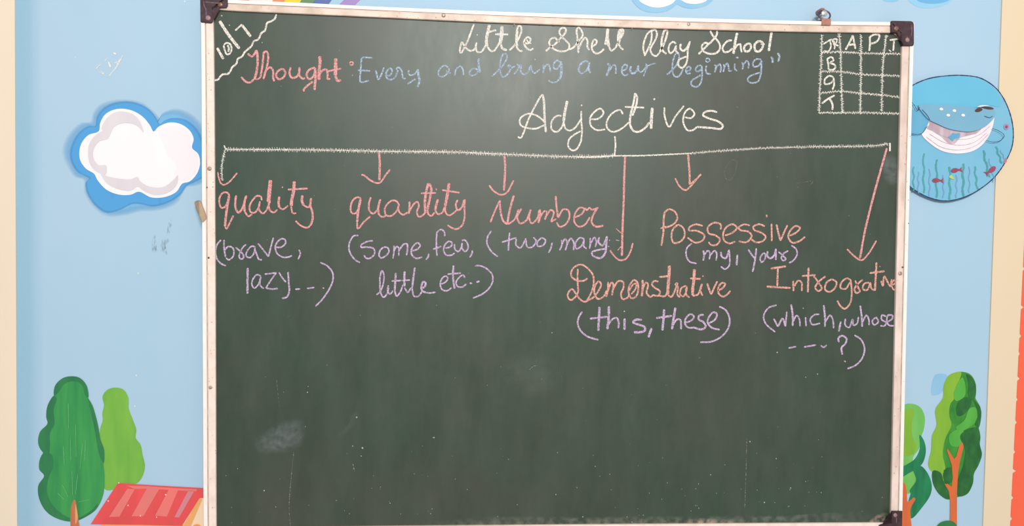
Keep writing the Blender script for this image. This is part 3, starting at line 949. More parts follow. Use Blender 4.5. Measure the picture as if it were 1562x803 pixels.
region(300, 0, 700, 200, 1562)
word('white chalk date 10/7', WHT, [(4.5, [(122, 285), (140, 318), (160, 352)]), (3.0, [(162, 268), (176, 256), (198, 262), (208, 290), (198, 318), (180, 324), (168, 300), (160, 270)]), (3.4, [(184, 268), (192, 290), (188, 310)]),
     (5.2, [(136, 125), (195, 215), (255, 290)]), (3.0, [(230, 182), (270, 145)]), (4.6, [(268, 148), (295, 182), (322, 218)]), (2.2, [(147, 90), (152, 98)]), (1.6, [(195, 150)])], 4, 'chalk_date')
word('white wavy chalk line cutting off the corner', WHT, [[(475, 85), (465, 112), (445, 126), (420, 137), (412, 165), (406, 182), (386, 197), (366, 235), (340, 246), (326, 275), (302, 296), (285, 312), (270, 337), (246, 350), (236, 380), (211, 402), (200, 425), (186, 440), (156, 443), (140, 457), (126, 475), (104, 478)]], 3.2, 'chalk_line')
word('pink chalk word "Thought"', PNK, [[(303, 320), (330, 336), (345, 320), (355, 298)], (4.2, [(355, 298), (362, 330), (362, 390), (354, 440), (343, 472)]), [(345, 470), (315, 492), (290, 485), (265, 458)], (2.6, [(345, 470), (362, 472), (382, 460)]),
     [(380, 460), (390, 400), (396, 350), (402, 312), (416, 308), (426, 328), (424, 368), (410, 430), (397, 472)], [(402, 445), (420, 412), (440, 402), (455, 422), (455, 460), (462, 485)],
     [(510, 408), (480, 428), (474, 455), (490, 472), (518, 460), (528, 432), (512, 408)], [(560, 400), (553, 440), (568, 464), (598, 455), (612, 425), (612, 400)], [(612, 405), (612, 450), (635, 470), (645, 462)],
     [(705, 402), (668, 418), (655, 450), (672, 472), (698, 450), (705, 405)], (4.2, [(705, 405), (708, 450), (705, 500), (702, 537)]), [(692, 486), (660, 510), (638, 535), (640, 546)],
     (5.4, [(733, 335), (735, 370), (730, 420), (728, 477)]), [(730, 445), (750, 420), (772, 415), (780, 440), (780, 470), (796, 470)], (6, [(828, 348), (828, 400), (826, 450)]), (4.5, [(826, 450), (840, 482), (860, 478)]), (3, [(780, 425), (862, 408)])], 3.5)
word('pink chalk colon after "Thought"', PNK, [(2.4, [(910, 378), (916, 370), (928, 370), (932, 380), (924, 388), (912, 384)]), (4, [(926, 447), (930, 450)])], 3)
region(540, 70, 780, 150, 1562)
word('pale blue chalk word "Every"', BLU, [[(75, 120), (65, 250), (62, 355), (75, 362), (110, 355), (150, 345)], [(75, 122), (100, 115), (185, 120)], [(38, 243), (160, 248)], [(215, 240), (225, 280), (242, 332), (270, 290), (298, 215)],
     [(322, 290), (350, 298), (378, 255), (365, 222), (335, 240), (318, 275), (325, 318), (355, 335), (390, 330), (415, 300), (438, 238)], [(430, 240), (422, 225), (445, 215), (470, 240), (480, 290), (490, 322), (515, 325)],
     [(545, 240), (540, 270), (560, 292), (595, 285), (625, 250), (632, 230)], (4, [(632, 230), (640, 290), (650, 335), (640, 385), (628, 408)]), [(612, 328), (570, 355), (530, 380)]], 2.8)
word('pale blue chalk word "and"', BLU, [[(935, 215), (905, 195), (865, 215), (838, 260), (845, 298), (880, 305), (915, 285), (940, 250), (942, 222)], [(915, 245), (930, 265), (962, 270)], [(1012, 225), (1005, 260), (1000, 295)], [(1005, 258), (1030, 215), (1062, 203), (1080, 235), (1088, 292)],
     [(1235, 240), (1195, 225), (1160, 240), (1145, 275), (1165, 295), (1200, 290), (1228, 260), (1238, 220)], (4, [(1240, 125), (1238, 190), (1245, 230), (1250, 265)])], 2.6)
region(680, 20, 960, 160, 1562)
word('pale blue chalk word "bring"', BLU, [[(390, 540), (440, 495), (482, 450), (520, 385), (516, 350), (490, 350), (468, 400), (462, 470), (468, 520), (492, 545), (525, 520), (550, 475), (545, 442), (528, 450), (550, 466), (590, 452)],
     [(580, 522), (605, 490), (632, 440)], [(605, 432), (625, 452), (640, 440), (638, 500), (662, 522), (700, 502), (722, 445)], [(722, 440), (735, 490), (757, 512), (800, 478)], (2.5, [(760, 395)]), [(828, 440), (832, 480), (826, 512)], [(832, 480), (852, 445), (872, 437), (885, 460), (890, 500)],
     [(975, 415), (945, 405), (920, 430), (920, 470), (945, 475), (970, 445), (980, 410)], (4, [(980, 410), (985, 470), (980, 530), (965, 565)]), [(965, 565), (930, 590), (895, 588), (875, 572)]], 2.8)
word('pale blue chalk word "a"', BLU, [[(1215, 415), (1180, 410), (1145, 440), (1130, 480), (1150, 512), (1185, 500), (1215, 460), (1222, 415)], [(1215, 440), (1220, 490), (1232, 512)]], 3.2)
region(900, 70, 1200, 150, 1562)
word('pale blue chalk word "new"', BLU, [(3.6, [(135, 145), (155, 150), (150, 190), (130, 240)]), [(150, 202), (175, 165), (195, 150), (205, 175), (205, 222)], [(255, 200), (285, 185), (295, 155), (275, 150), (253, 180), (255, 215), (275, 236), (305, 225)],
     (3.6, [(325, 160), (320, 200), (340, 220), (370, 200), (385, 155)]), [(385, 155), (385, 195), (405, 208), (440, 175), (450, 145)], (2, [(440, 140), (456, 160), (445, 190), (425, 242)]), (2, [(445, 168), (480, 150), (522, 138)])], 2.8)
word('pale blue chalk word "beginning"', BLU, [[(610, 230), (650, 195), (688, 150), (706, 100), (705, 65), (685, 60), (665, 100), (655, 150), (655, 200), (670, 240), (700, 245), (725, 215), (735, 185), (715, 172)], [(760, 200), (790, 195), (800, 175), (780, 165), (762, 190), (770, 220), (800, 218)],
     [(885, 155), (855, 160), (838, 190), (855, 205), (885, 180), (888, 158)], [(888, 158), (890, 230), (880, 290), (860, 320), (825, 325), (803, 305), (810, 275), (850, 250), (890, 225)], [(925, 155), (920, 190), (930, 220), (960, 222)], (2.2, [(918, 112), (928, 100), (945, 102), (952, 116), (942, 128), (924, 126), (918, 114)]),
     [(985, 150), (1000, 160), (990, 212)], [(995, 178), (1030, 145), (1040, 170), (1035, 212)], [(1060, 145), (1066, 170), (1058, 208)], [(1062, 178), (1090, 140), (1100, 165), (1106, 200), (1128, 195)], [(1150, 140), (1150, 182), (1168, 200)], (3.2, [(1158, 92), (1180, 95)]), [(1205, 130), (1215, 150), (1210, 187)], [(1215, 152), (1245, 120), (1260, 140), (1258, 180)],
     [(1360, 110), (1325, 105), (1295, 130), (1300, 165), (1335, 160), (1360, 125), (1362, 115)], [(1362, 115), (1360, 190), (1350, 250), (1330, 285), (1285, 295), (1252, 275), (1265, 245), (1310, 225), (1358, 210)]], 2.8)
word('pale blue closing quote marks', BLU, [[(1438, 85), (1450, 105), (1450, 137)], [(1490, 55), (1503, 80), (1495, 127)]], 3.6)
region(680, 20, 960, 160, 1562)
word('white chalk word "Little"', WHT, [[(240, 92), (215, 160), (180, 250), (155, 300), (130, 338), (120, 320), (128, 270), (137, 250), (152, 268), (175, 300), (205, 320), (235, 316), (256, 290)], [(262, 250), (255, 290), (270, 330), (300, 330), (335, 285), (348, 255)], (2.4, [(268, 185)]),
     (5, [(372, 100), (355, 170), (345, 240), (352, 285)]), [(352, 285), (385, 322), (412, 320), (440, 280), (462, 240)], [(350, 165), (430, 145)], (6, [(478, 110), (475, 180), (465, 250)]), (4, [(465, 250), (480, 298), (520, 318)]), [(420, 180), (532, 182)],
     [(540, 318), (575, 285), (612, 230), (642, 160), (640, 115), (620, 110), (605, 150), (598, 220), (605, 290), (630, 322), (655, 322)], (4, [(610, 150), (602, 220), (608, 290)]), [(665, 252), (700, 258), (722, 225), (705, 205), (680, 215), (665, 255), (690, 300), (720, 314), (746, 300)], (2.4, [(688, 225), (705, 250), (728, 258)])], 3.2)
word('white chalk word "Shell"', WHT, [[(850, 325), (890, 290), (932, 262), (972, 218), (1015, 170), (1022, 135), (1000, 125), (972, 140), (968, 170), (990, 205), (1022, 235), (1050, 270), (1045, 305), (1010, 325), (950, 320), (900, 290), (880, 255), (895, 220), (930, 210), (950, 232), (968, 245)],
     [(1050, 312), (1090, 290), (1125, 245), (1165, 190), (1155, 150), (1130, 122), (1115, 140), (1118, 200), (1125, 270), (1128, 342)], [(1130, 305), (1160, 240), (1185, 210), (1205, 232), (1205, 290), (1222, 315)], [(1245, 285), (1275, 265), (1285, 237), (1265, 225), (1245, 260), (1245, 310), (1270, 340), (1305, 340), (1348, 305)],
     (5, [(1380, 130), (1372, 200), (1360, 270)]), (5, [(1375, 135), (1378, 220), (1388, 285)]), [(1385, 280), (1410, 320), (1442, 298)], (5.5, [(1500, 140), (1480, 200), (1470, 260)]), [(1442, 300), (1475, 235), (1510, 170), (1508, 140), (1480, 145), (1465, 200), (1470, 260), (1495, 300), (1512, 312)]], 3.2)
region(940, 20, 1220, 160, 1562)
word('white chalk word "Play"', WHT, [[(320, 140), (275, 165), (245, 220), (230, 290), (240, 352)], [(300, 140), (302, 200), (290, 260), (268, 310), (240, 365)], [(305, 150), (330, 140), (346, 170), (336, 220), (302, 280), (290, 312), (310, 355), (340, 365), (372, 332)], (3.6, [(370, 332), (402, 270), (430, 190), (434, 150), (415, 145), (395, 190), (385, 260), (395, 320), (428, 347)]),
     [(510, 262), (485, 245), (457, 265), (445, 310), (460, 342), (490, 320), (512, 275)], (3.6, [(505, 280), (510, 325), (532, 347)]), (3.6, [(550, 260), (545, 300), (570, 322), (605, 290), (630, 240)]), [(628, 240), (610, 310), (605, 390), (590, 440), (560, 466), (530, 447), (535, 400), (570, 380), (598, 370)]], 3.1)
word('white chalk word "School"', WHT, [[(700, 350), (740, 310), (780, 270), (820, 232), (855, 185), (860, 150)], [(800, 150), (820, 190), (852, 222), (882, 270), (880, 310), (850, 340), (790, 346), (740, 322), (728, 285), (748, 256), (775, 256), (775, 275)], (2.6, [(815, 145), (835, 125), (850, 135)]), [(985, 232), (955, 235), (922, 262), (905, 300), (920, 332), (960, 325), (990, 298)],
     (4.4, [(1030, 168), (1015, 230), (1005, 290), (998, 347)]), [(1005, 312), (1030, 272), (1055, 265), (1060, 300), (1068, 335)], (3.8, [(1120, 258), (1090, 285), (1095, 322), (1125, 325), (1146, 295), (1140, 265), (1115, 258)]), (4, [(1215, 235), (1180, 265), (1185, 320), (1215, 326), (1245, 290), (1245, 252), (1215, 235)]), (2, [(1228, 264), (1265, 264)]), (4.2, [(1322, 162), (1310, 240), (1298, 324)])], 3.3)

# attendance table, top right
region(1220, 0, 1420, 200, 803)
scribble('white chalk attendance grid at the top right', HAT, [[(135, 215), (132, 350), (125, 500), (118, 682)], [(240, 205), (250, 320), (254, 500), (260, 692)], [(375, 212), (374, 330), (374, 500), (370, 702)], [(530, 215), (515, 330), (506, 480), (500, 686)],
     (2.0, [(138, 322), (250, 318), (380, 326), (615, 330)]), (2.0, [(135, 438), (260, 440), (380, 456), (612, 465)]), (2.0, [(132, 570), (250, 560), (380, 572), (500, 582), (640, 600)]), (2.0, [(115, 690), (250, 692), (370, 690), (612, 697)])], 2.3, 'chalk_grid', 1.8, 1.4,
         extra=())
word('white chalk heading JR', WHT, [[(145, 270), (180, 248), (198, 240)], [(186, 248), (190, 288), (175, 314), (148, 312)], [(202, 238), (214, 280), (212, 302)], [(204, 240), (226, 240), (222, 264), (206, 270), (238, 280)], (4, [(200, 245), (215, 270)])], 2.7)
word('white chalk letter A', WHT, [[(280, 305), (305, 260), (325, 216)], [(325, 216), (332, 255), (341, 300)], [(290, 278), (336, 270)]], 3.2)
word('white chalk letter P', WHT, [[(428, 225), (430, 270), (425, 312)], [(425, 230), (455, 212), (487, 216), (480, 245), (458, 262), (430, 268)]], 3.2)
word('white chalk letter T in the top row', WHT, [[(550, 246), (606, 238)], [(578, 244), (572, 312)], (1.8, [(545, 305), (560, 318)])], 3.0)
word('white chalk letter B', WHT, [[(168, 360), (175, 400), (176, 426)], [(165, 362), (195, 350), (206, 370), (186, 386), (212, 396), (218, 414), (202, 428), (176, 426)]], 3.0)
word('white chalk letter G', WHT, [[(206, 472), (180, 465), (152, 490), (154, 514), (188, 510), (206, 492)], [(206, 474), (210, 520), (200, 550)]], 3.0)
word('white chalk letter T in the left column', WHT, [[(135, 634), (175, 605), (214, 584)], (3.6, [(182, 602), (200, 640), (200, 674)])], 3.2)

region(780, 130, 1120, 250, 1562)
word('white chalk heading "Adjectives"', WHT, [[(45, 362), (65, 370), (85, 335), (120, 240), (165, 150), (205, 80), (219, 65)], (3.8, [(219, 65), (228, 110), (231, 180), (235, 260), (242, 330)]), [(232, 280), (170, 305), (110, 300), (65, 280), (60, 240), (90, 210), (130, 200), (180, 215), (215, 240), (232, 262)],
     [(352, 215), (320, 215), (285, 250), (283, 310), (315, 328), (350, 300), (375, 235)], (4.6, [(392, 110), (375, 190), (366, 255)]), [(366, 255), (380, 305), (410, 318), (445, 300), (488, 240)], [(490, 180), (490, 250), (495, 320), (485, 400), (455, 450), (430, 458), (400, 432), (405, 380), (440, 348), (485, 322)], (3.4, [(488, 138), (496, 144)]),
     [(560, 240), (610, 235), (646, 195), (625, 165), (585, 185), (553, 230), (558, 285), (600, 315), (658, 310)], [(782, 205), (765, 176), (725, 185), (680, 230), (668, 290), (700, 325), (745, 320), (792, 290), (822, 262)], (3.6, [(868, 55), (855, 130), (835, 210), (833, 280), (858, 322), (895, 326), (942, 295), (968, 260)]), (3.4, [(870, 55), (882, 90), (872, 150), (848, 215)]), [(795, 152), (932, 158)],
     (5, [(988, 158), (982, 230), (980, 306)]), (3.6, [(998, 104), (1006, 92)]), [(1072, 155), (1075, 220), (1105, 292), (1150, 220), (1210, 145)], [(1215, 225), (1260, 230), (1283, 200), (1250, 165), (1215, 195), (1205, 260), (1235, 316), (1270, 316), (1302, 293)], (3.4, [(1442, 190), (1400, 180), (1355, 190), (1343, 210), (1390, 235), (1450, 255), (1482, 285), (1470, 305), (1400, 300), (1300, 293)])], 3.0)
word('short white chalk stem under "Adjectives"', WHT, [[(725, 358), (730, 420), (722, 495)]], 2.8, 'chalk_line')
region(0, 0, 1562, 803, 1562)
scribble('long white chalk bracket line across the board', HAT, [[(344, 228), (430, 228.5), (520, 229.5), (580, 231), (640, 231.5), (700, 232.5), (760, 235), (830, 238), (862, 239), (900, 239), (938, 237.5)], (1.2, [(938, 238), (980, 237.5), (1055, 234)]), (2.2, [(1055, 234), (1110, 229.5), (1170, 226), (1240, 224)]), (2.8, [(1240, 224), (1290, 223.5), (1340, 222), (1355, 219)]),
     (2.4, [(343.5, 228), (340, 243), (338.4, 256), (339, 276)])], 3.4, 'chalk_line', 1.7, 1.3, extra=((2.2, [(341.5, 222), (345, 228)]), (2.6, [(1357.5, 218), (1357.5, 231)]), (1.6, [(880, 240), (910, 240), (938, 238), (980, 237.5), (1055, 234)])))

region(320, 210, 520, 340, 1235)
word('pink arrowhead above "quality"', PNK, [[(75, 325), (85, 380), (105, 430), (130, 446), (175, 425), (220, 380), (258, 332)]], 2.6, 'chalk_arrow')
word('pink chalk word "quality"', PNK, [[(186, 548), (165, 520), (125, 520), (95, 560), (90, 620), (110, 662), (140, 655), (165, 610), (182, 552)], (4.2, [(182, 550), (165, 650), (152, 740), (143, 840)]), [(143, 840), (158, 858), (190, 800), (222, 735)], (3.6, [(250, 545), (240, 600), (245, 670), (270, 707), (305, 670), (330, 600)]), (4, [(345, 545), (325, 620), (330, 700)]), [(330, 700), (365, 742), (400, 720)],
     [(490, 592), (480, 557), (445, 550), (397, 600), (375, 650), (385, 702), (425, 706), (463, 650), (472, 600)], [(465, 620), (465, 680), (500, 716), (532, 690)], (6.4, [(572, 400), (562, 500), (553, 610)]), [(532, 690), (570, 600)], [(553, 610), (565, 682), (600, 706), (638, 680)], (4, [(655, 555), (648, 620), (655, 660)]), [(655, 660), (690, 676), (738, 640)], (2.6, [(685, 468)]), (5.4, [(796, 412), (790, 500), (772, 590), (766, 650)]), [(766, 650), (782, 712), (815, 712)], (3.2, [(735, 490), (922, 480)]),
     (4.4, [(872, 545), (868, 600), (885, 640)]), [(885, 640), (930, 656), (950, 615)], (3.8, [(955, 570), (948, 640), (965, 700), (968, 770), (948, 830)]), [(948, 830), (920, 848), (890, 845), (850, 825), (808, 785)]], 3.0)
region(320, 340, 520, 480, 1147)
word('violet chalk text "(brave,"', VIO, [[(98, 150), (65, 190), (50, 250), (60, 310), (95, 355), (142, 378)], [(125, 150), (125, 220), (138, 302)], [(130, 240), (160, 210), (195, 215), (212, 250), (200, 300), (165, 325), (142, 308)], [(225, 215), (255, 240), (293, 280), (293, 310), (270, 318), (257, 295), (270, 250), (292, 212), (318, 190)],
     [(400, 215), (370, 205), (332, 240), (318, 290), (350, 306), (385, 270), (397, 220)], [(390, 225), (412, 280), (430, 320), (456, 325)], [(420, 180), (470, 240), (513, 297)], [(513, 297), (535, 210), (557, 130)], [(577, 213), (620, 215), (660, 185), (660, 150), (630, 140), (595, 165), (573, 210), (590, 270), (640, 302), (690, 300), (720, 287)], [(780, 235), (792, 270), (772, 322)]], 2.7)
word('violet chalk text "lazy...)"', VIO, [(3.6, [(332, 395), (330, 500), (330, 622)]), [(447, 468), (415, 455), (380, 490), (368, 540), (390, 572), (425, 540), (447, 472)], [(445, 475), (440, 545), (472, 577)], [(480, 450), (530, 445), (582, 438)], [(582, 438), (530, 510), (490, 572)], [(490, 572), (540, 580), (597, 576)], [(605, 435), (640, 490), (667, 520)], (3, [(685, 432), (690, 520), (695, 600), (675, 650), (630, 662)]),
     [(748, 582), (790, 580)], [(850, 575), (915, 567)], [(988, 568), (1000, 577)], [(965, 348), (1030, 380), (1075, 440), (1075, 510), (1040, 590), (985, 670), (925, 732)]], 2.7)
region(520, 210, 760, 350, 1377)
word('pink arrow above "quantity"', PNK, [(4.0, [(332, 128), (340, 200), (340, 260), (336, 375)]), (3, [(178, 325), (200, 330), (260, 375), (315, 398), (345, 392), (390, 330), (432, 278)])], 3, 'chalk_arrow')
word('pink chalk word "quantity"', PNK, [[(178, 535), (145, 522), (105, 550), (85, 610), (95, 660), (125, 665), (155, 620), (172, 545)], (4, [(172, 540), (152, 640), (142, 740)]), [(142, 740), (147, 797), (162, 788), (200, 740), (258, 690)], (3.2, [(262, 522), (245, 580), (250, 640), (280, 666), (318, 635), (335, 580)]), (3.6, [(345, 540), (326, 620), (335, 680)]), [(335, 680), (365, 696), (402, 680)],
     [(512, 600), (490, 560), (450, 552), (400, 590), (383, 640), (400, 682), (440, 686), (490, 640), (507, 590)], [(500, 602), (510, 650), (545, 676), (585, 655)], (3.6, [(600, 560), (600, 610), (594, 668)]), [(600, 645), (640, 580), (670, 563), (682, 600), (665, 650), (680, 692), (715, 682), (745, 648)], (4.2, [(765, 400), (745, 480), (735, 570), (740, 660)]), (4, [(770, 400), (790, 440), (785, 500), (768, 580), (758, 630)]), [(700, 488), (832, 485)],
     [(758, 630), (765, 670), (790, 686), (822, 655)], (4, [(850, 540), (832, 600), (826, 640)]), [(826, 640), (850, 671), (888, 660)], (2.8, [(832, 445), (838, 462)]), (5, [(947, 400), (932, 500), (912, 600)]), [(888, 660), (912, 600)], [(912, 600), (917, 655), (945, 682), (985, 662), (1012, 635)], [(885, 460), (1040, 483)],
     (3.4, [(1022, 545), (1005, 590), (1025, 636), (1058, 612), (1078, 545)]), [(1085, 540), (1082, 620), (1082, 700), (1060, 770), (1010, 802), (960, 785), (933, 765)]], 3.0)
region(520, 340, 760, 470, 1482)
word('violet chalk text "(some, few,"', VIO, [[(165, 120), (120, 125), (85, 180), (75, 240), (95, 300), (135, 350), (180, 376)], [(302, 170), (255, 175), (192, 210), (190, 230), (250, 230), (310, 245), (317, 290), (280, 332), (240, 335), (218, 305)], [(402, 230), (370, 260), (360, 310), (380, 332), (425, 310), (452, 270), (440, 235), (402, 230)],
     [(500, 215), (500, 270), (490, 337)], [(500, 268), (525, 225), (543, 235), (545, 312)], [(548, 262), (590, 205), (622, 200), (627, 250), (618, 307)], [(668, 265), (720, 250), (747, 215), (725, 190), (690, 210), (663, 260), (670, 305), (710, 336), (767, 325)], [(828, 290), (822, 320), (800, 349)], [(978, 130), (975, 90), (945, 63), (910, 85), (900, 150), (900, 230), (905, 312)], [(868, 250), (947, 223)],
     [(985, 240), (1035, 225), (1047, 190), (1015, 175), (980, 210), (968, 260), (990, 302), (1040, 306), (1072, 285)], [(1070, 200), (1075, 250), (1105, 272), (1135, 230), (1142, 190)], [(1142, 195), (1142, 240), (1170, 272), (1197, 240), (1190, 190), (1165, 163), (1138, 170)], [(1237, 258), (1235, 290), (1213, 327)]], 2.7)
word('violet chalk text "little etc..)"', VIO, [[(335, 680), (370, 650), (402, 560), (403, 480), (387, 453), (370, 500), (368, 580), (375, 660), (400, 702), (435, 670), (450, 610)], [(447, 590), (440, 640), (462, 672), (492, 640)], (3.6, [(517, 473), (512, 560), (507, 640)]), [(507, 640), (525, 692), (555, 660), (588, 580)], [(478, 550), (572, 545)], (3.8, [(600, 458), (597, 550), (600, 600)]), [(600, 610), (630, 656), (662, 612)], [(575, 545), (652, 540)],
     (3.4, [(697, 423), (682, 520), (670, 620)]), [(670, 620), (690, 692), (730, 692), (768, 640)], (3.4, [(762, 620), (790, 602), (797, 565), (775, 558), (758, 600), (765, 640), (800, 659)]), [(800, 659), (840, 662), (892, 655)], [(945, 580), (990, 555), (1007, 520), (985, 503), (950, 530), (936, 585), (955, 632), (1000, 641), (1044, 612)], (3.4, [(1060, 403), (1056, 500), (1062, 570), (1072, 622)]), [(1003, 485), (1132, 475)], [(1168, 520), (1150, 493), (1110, 520), (1085, 560), (1100, 602), (1140, 606), (1184, 578)],
     (3, [(1212, 570), (1237, 571)]), (3, [(1275, 561), (1307, 551)]), [(1263, 407), (1310, 405), (1375, 435), (1425, 490), (1430, 550), (1400, 612), (1340, 667), (1243, 712)]], 2.7)
region(740, 210, 980, 410, 964)
word('pink arrow above "Number"', PNK, [(3.8, [(118, 112), (123, 180), (120, 250), (115, 325)]), (3, [(25, 292), (50, 325), (95, 350), (130, 340), (175, 263)])], 3, 'chalk_arrow')
word('pink chalk word "Number"', PNK, [[(32, 520), (60, 450), (90, 385)], (3.4, [(90, 385), (93, 440), (110, 510), (135, 532)]), (3.6, [(135, 532), (152, 440), (176, 354)]), [(140, 532), (180, 502), (205, 440)], (3.2, [(222, 435), (197, 490), (215, 526), (250, 510), (280, 442)]), [(280, 440), (270, 490), (285, 526), (320, 495), (330, 445)], (3.6, [(335, 440), (337, 480), (326, 524)]), [(335, 492), (362, 452), (378, 455), (366, 504)], [(372, 485), (402, 445), (420, 455), (404, 517)],
     [(404, 517), (436, 498)], (3.4, [(432, 358), (438, 430), (447, 492)]), [(447, 492), (480, 440), (510, 448), (516, 490), (490, 535), (455, 546), (438, 520)], [(548, 490), (590, 470), (607, 437), (580, 430), (550, 470), (548, 520), (575, 546), (610, 535), (642, 488)], [(612, 430), (622, 445), (640, 430), (652, 442), (695, 430)], (3.4, [(690, 428), (660, 480), (653, 520), (680, 546), (724, 540)])], 3.0)
word('violet chalk text "(two, many"', VIO, [[(38, 572), (15, 610), (12, 650), (40, 700), (78, 730)], [(150, 583), (145, 640), (142, 694)], [(103, 642), (192, 614)], [(190, 620), (190, 660), (215, 676), (240, 640), (250, 618)], [(248, 625), (260, 672), (290, 670), (312, 632), (295, 612)], [(347, 613), (320, 640), (323, 666), (355, 661), (370, 630), (347, 612)], [(410, 645), (402, 680), (388, 707)],
     [(468, 628), (470, 660), (456, 692)], [(470, 657), (490, 622), (502, 640), (492, 692)], [(500, 660), (525, 618), (542, 640), (542, 692)], [(608, 622), (580, 615), (553, 650), (560, 682), (590, 665), (607, 625)], [(605, 630), (605, 667), (622, 682)], [(643, 615), (645, 650), (639, 682)], [(648, 648), (670, 613), (682, 640), (675, 672)], (3.2, [(700, 610), (694, 640), (720, 662), (747, 605)]), (3.4, [(747, 605), (742, 660), (735, 710), (705, 739), (660, 727)]), (3.2, [(660, 727), (654, 705), (690, 690), (747, 680)]), (2.2, [(762, 630)]), (2.2, [(757, 668)]), (1.6, [(800, 628), (822, 632)])], 2.7)
word('long pink arrow above "Demonstrative"', PNK, [(3.6, [(858, 112), (852, 250), (850, 350), (842, 560), (838, 725)]), (2.8, [(765, 690), (790, 725), (825, 752), (860, 745), (890, 700), (905, 646)]), (1.4, [(803, 558), (833, 586)]), (1.4, [(812, 692), (832, 668)])], 3, 'chalk_arrow')
region(990, 220, 1240, 410, 1057)
word('pink arrow above "Possessive"', PCH, [(3.4, [(252, 65), (262, 200), (262, 262)]), (2.8, [(168, 220), (200, 275), (235, 297), (265, 275), (335, 192)]), (2, [(262, 260), (338, 196)])], 3, 'chalk_arrow')
word('pink chalk word "Possessive"', PCH, [(3.4, [(80, 656), (92, 570), (95, 480), (100, 440)]), (2, [(72, 545), (112, 530)]), [(98, 442), (130, 420), (170, 440), (182, 480), (160, 515), (103, 542)], [(187, 518), (155, 550), (145, 600), (160, 637), (200, 630), (230, 590), (220, 540), (187, 518)], [(347, 528), (300, 518), (258, 540), (258, 556), (310, 560), (357, 590), (345, 622), (300, 636), (248, 603)],
     [(462, 552), (463, 520), (420, 507), (378, 540), (385, 575), (430, 590), (457, 615), (440, 647), (405, 652), (383, 632)], [(490, 590), (540, 570), (567, 540), (540, 517), (500, 535), (478, 580), (485, 622), (520, 641), (557, 628)], [(652, 525), (610, 519), (578, 540), (590, 555), (640, 565), (662, 592), (630, 632), (578, 628)], [(747, 530), (710, 517), (672, 535), (680, 555), (720, 570), (752, 597), (735, 625), (690, 634), (658, 613)],
     [(790, 513), (792, 627)], (2.6, [(758, 455), (759, 472)]), (3.3, [(822, 518), (835, 575), (848, 624)]), [(848, 624), (870, 572), (893, 523)], [(905, 592), (950, 570), (974, 540), (945, 529), (910, 560), (898, 600), (925, 636), (970, 626), (1007, 598)]], 3.0)
word('violet chalk text "(my, your)"', VIO, [[(277, 640), (245, 670), (239, 712), (260, 757), (307, 771)], (3.2, [(350, 685), (355, 715), (349, 752)]), [(355, 717), (380, 688), (393, 702), (389, 744)], [(395, 717), (425, 688), (437, 710), (432, 752)], (3.2, [(463, 695), (470, 727), (495, 736), (516, 685)]), [(516, 680), (521, 740), (517, 785), (490, 807), (463, 790)], (3.2, [(570, 713), (565, 782)]), (3, [(640, 680), (665, 717), (687, 742)]), (3, [(692, 672), (685, 740), (668, 825)]),
     [(737, 703), (717, 735), (725, 762), (747, 742), (750, 710), (737, 702)], (3.2, [(765, 690), (764, 725), (785, 737), (808, 715), (817, 680)]), (3.2, [(818, 675), (818, 748)]), [(835, 695), (865, 722), (882, 742), (865, 752), (853, 735), (870, 705), (898, 688)], [(918, 653), (950, 680), (954, 715), (930, 752), (903, 767)]], 2.7)
region(850, 380, 1130, 530, 1499)
word('pink chalk word "Demonstrative"', PCH, [[(168, 162), (166, 260), (172, 352)], [(247, 240), (215, 260), (160, 257), (120, 230), (113, 190), (145, 145), (195, 128), (250, 160), (292, 215), (297, 290), (272, 370), (230, 432), (190, 415), (150, 362), (120, 328), (95, 350), (86, 390), (110, 417), (150, 390), (172, 350)], [(232, 430), (300, 392), (335, 345), (358, 290), (340, 265), (310, 300), (303, 360), (330, 407), (372, 395), (408, 335)],
     (3.4, [(415, 270), (415, 330), (398, 393)]), [(408, 352), (445, 275), (458, 290), (446, 382)], [(452, 335), (500, 263), (537, 270), (542, 310), (520, 370), (535, 410), (572, 400), (592, 365)], [(622, 253), (590, 300), (583, 360), (605, 402), (640, 392), (662, 330), (652, 270), (622, 250)], (2.6, [(590, 340), (620, 290), (645, 285), (640, 325), (605, 370)]), (3.8, [(697, 253), (697, 320), (691, 388)]), [(695, 332), (725, 275), (742, 290), (730, 360), (762, 392), (785, 375)],
     [(827, 267), (790, 263), (773, 290), (800, 320), (838, 345), (825, 382), (775, 375)], (5, [(916, 135), (912, 230), (905, 310), (902, 375)]), (3.4, [(833, 230), (922, 220)]), [(825, 382), (880, 385), (905, 335)], [(902, 375), (930, 392), (965, 330), (980, 280), (965, 290), (985, 310), (980, 370), (1002, 397)], [(1052, 300), (1015, 320), (1003, 370), (1030, 387), (1055, 340), (1056, 300)], [(1050, 322), (1056, 378), (1080, 397)], (5, [(1120, 165), (1115, 260), (1106, 330), (1106, 380)]), (3.2, [(1083, 240), (1172, 246)]), [(1106, 385), (1150, 370), (1175, 305)],
     (3.6, [(1182, 283), (1166, 340)]), [(1166, 340), (1187, 382)], (2.6, [(1190, 222)]), (3.4, [(1225, 280), (1240, 330), (1258, 372)]), [(1258, 372), (1280, 320), (1307, 263)], [(1310, 342), (1350, 320), (1372, 285), (1345, 278), (1315, 320), (1320, 367), (1355, 390), (1390, 370), (1414, 342)]], 3.0)
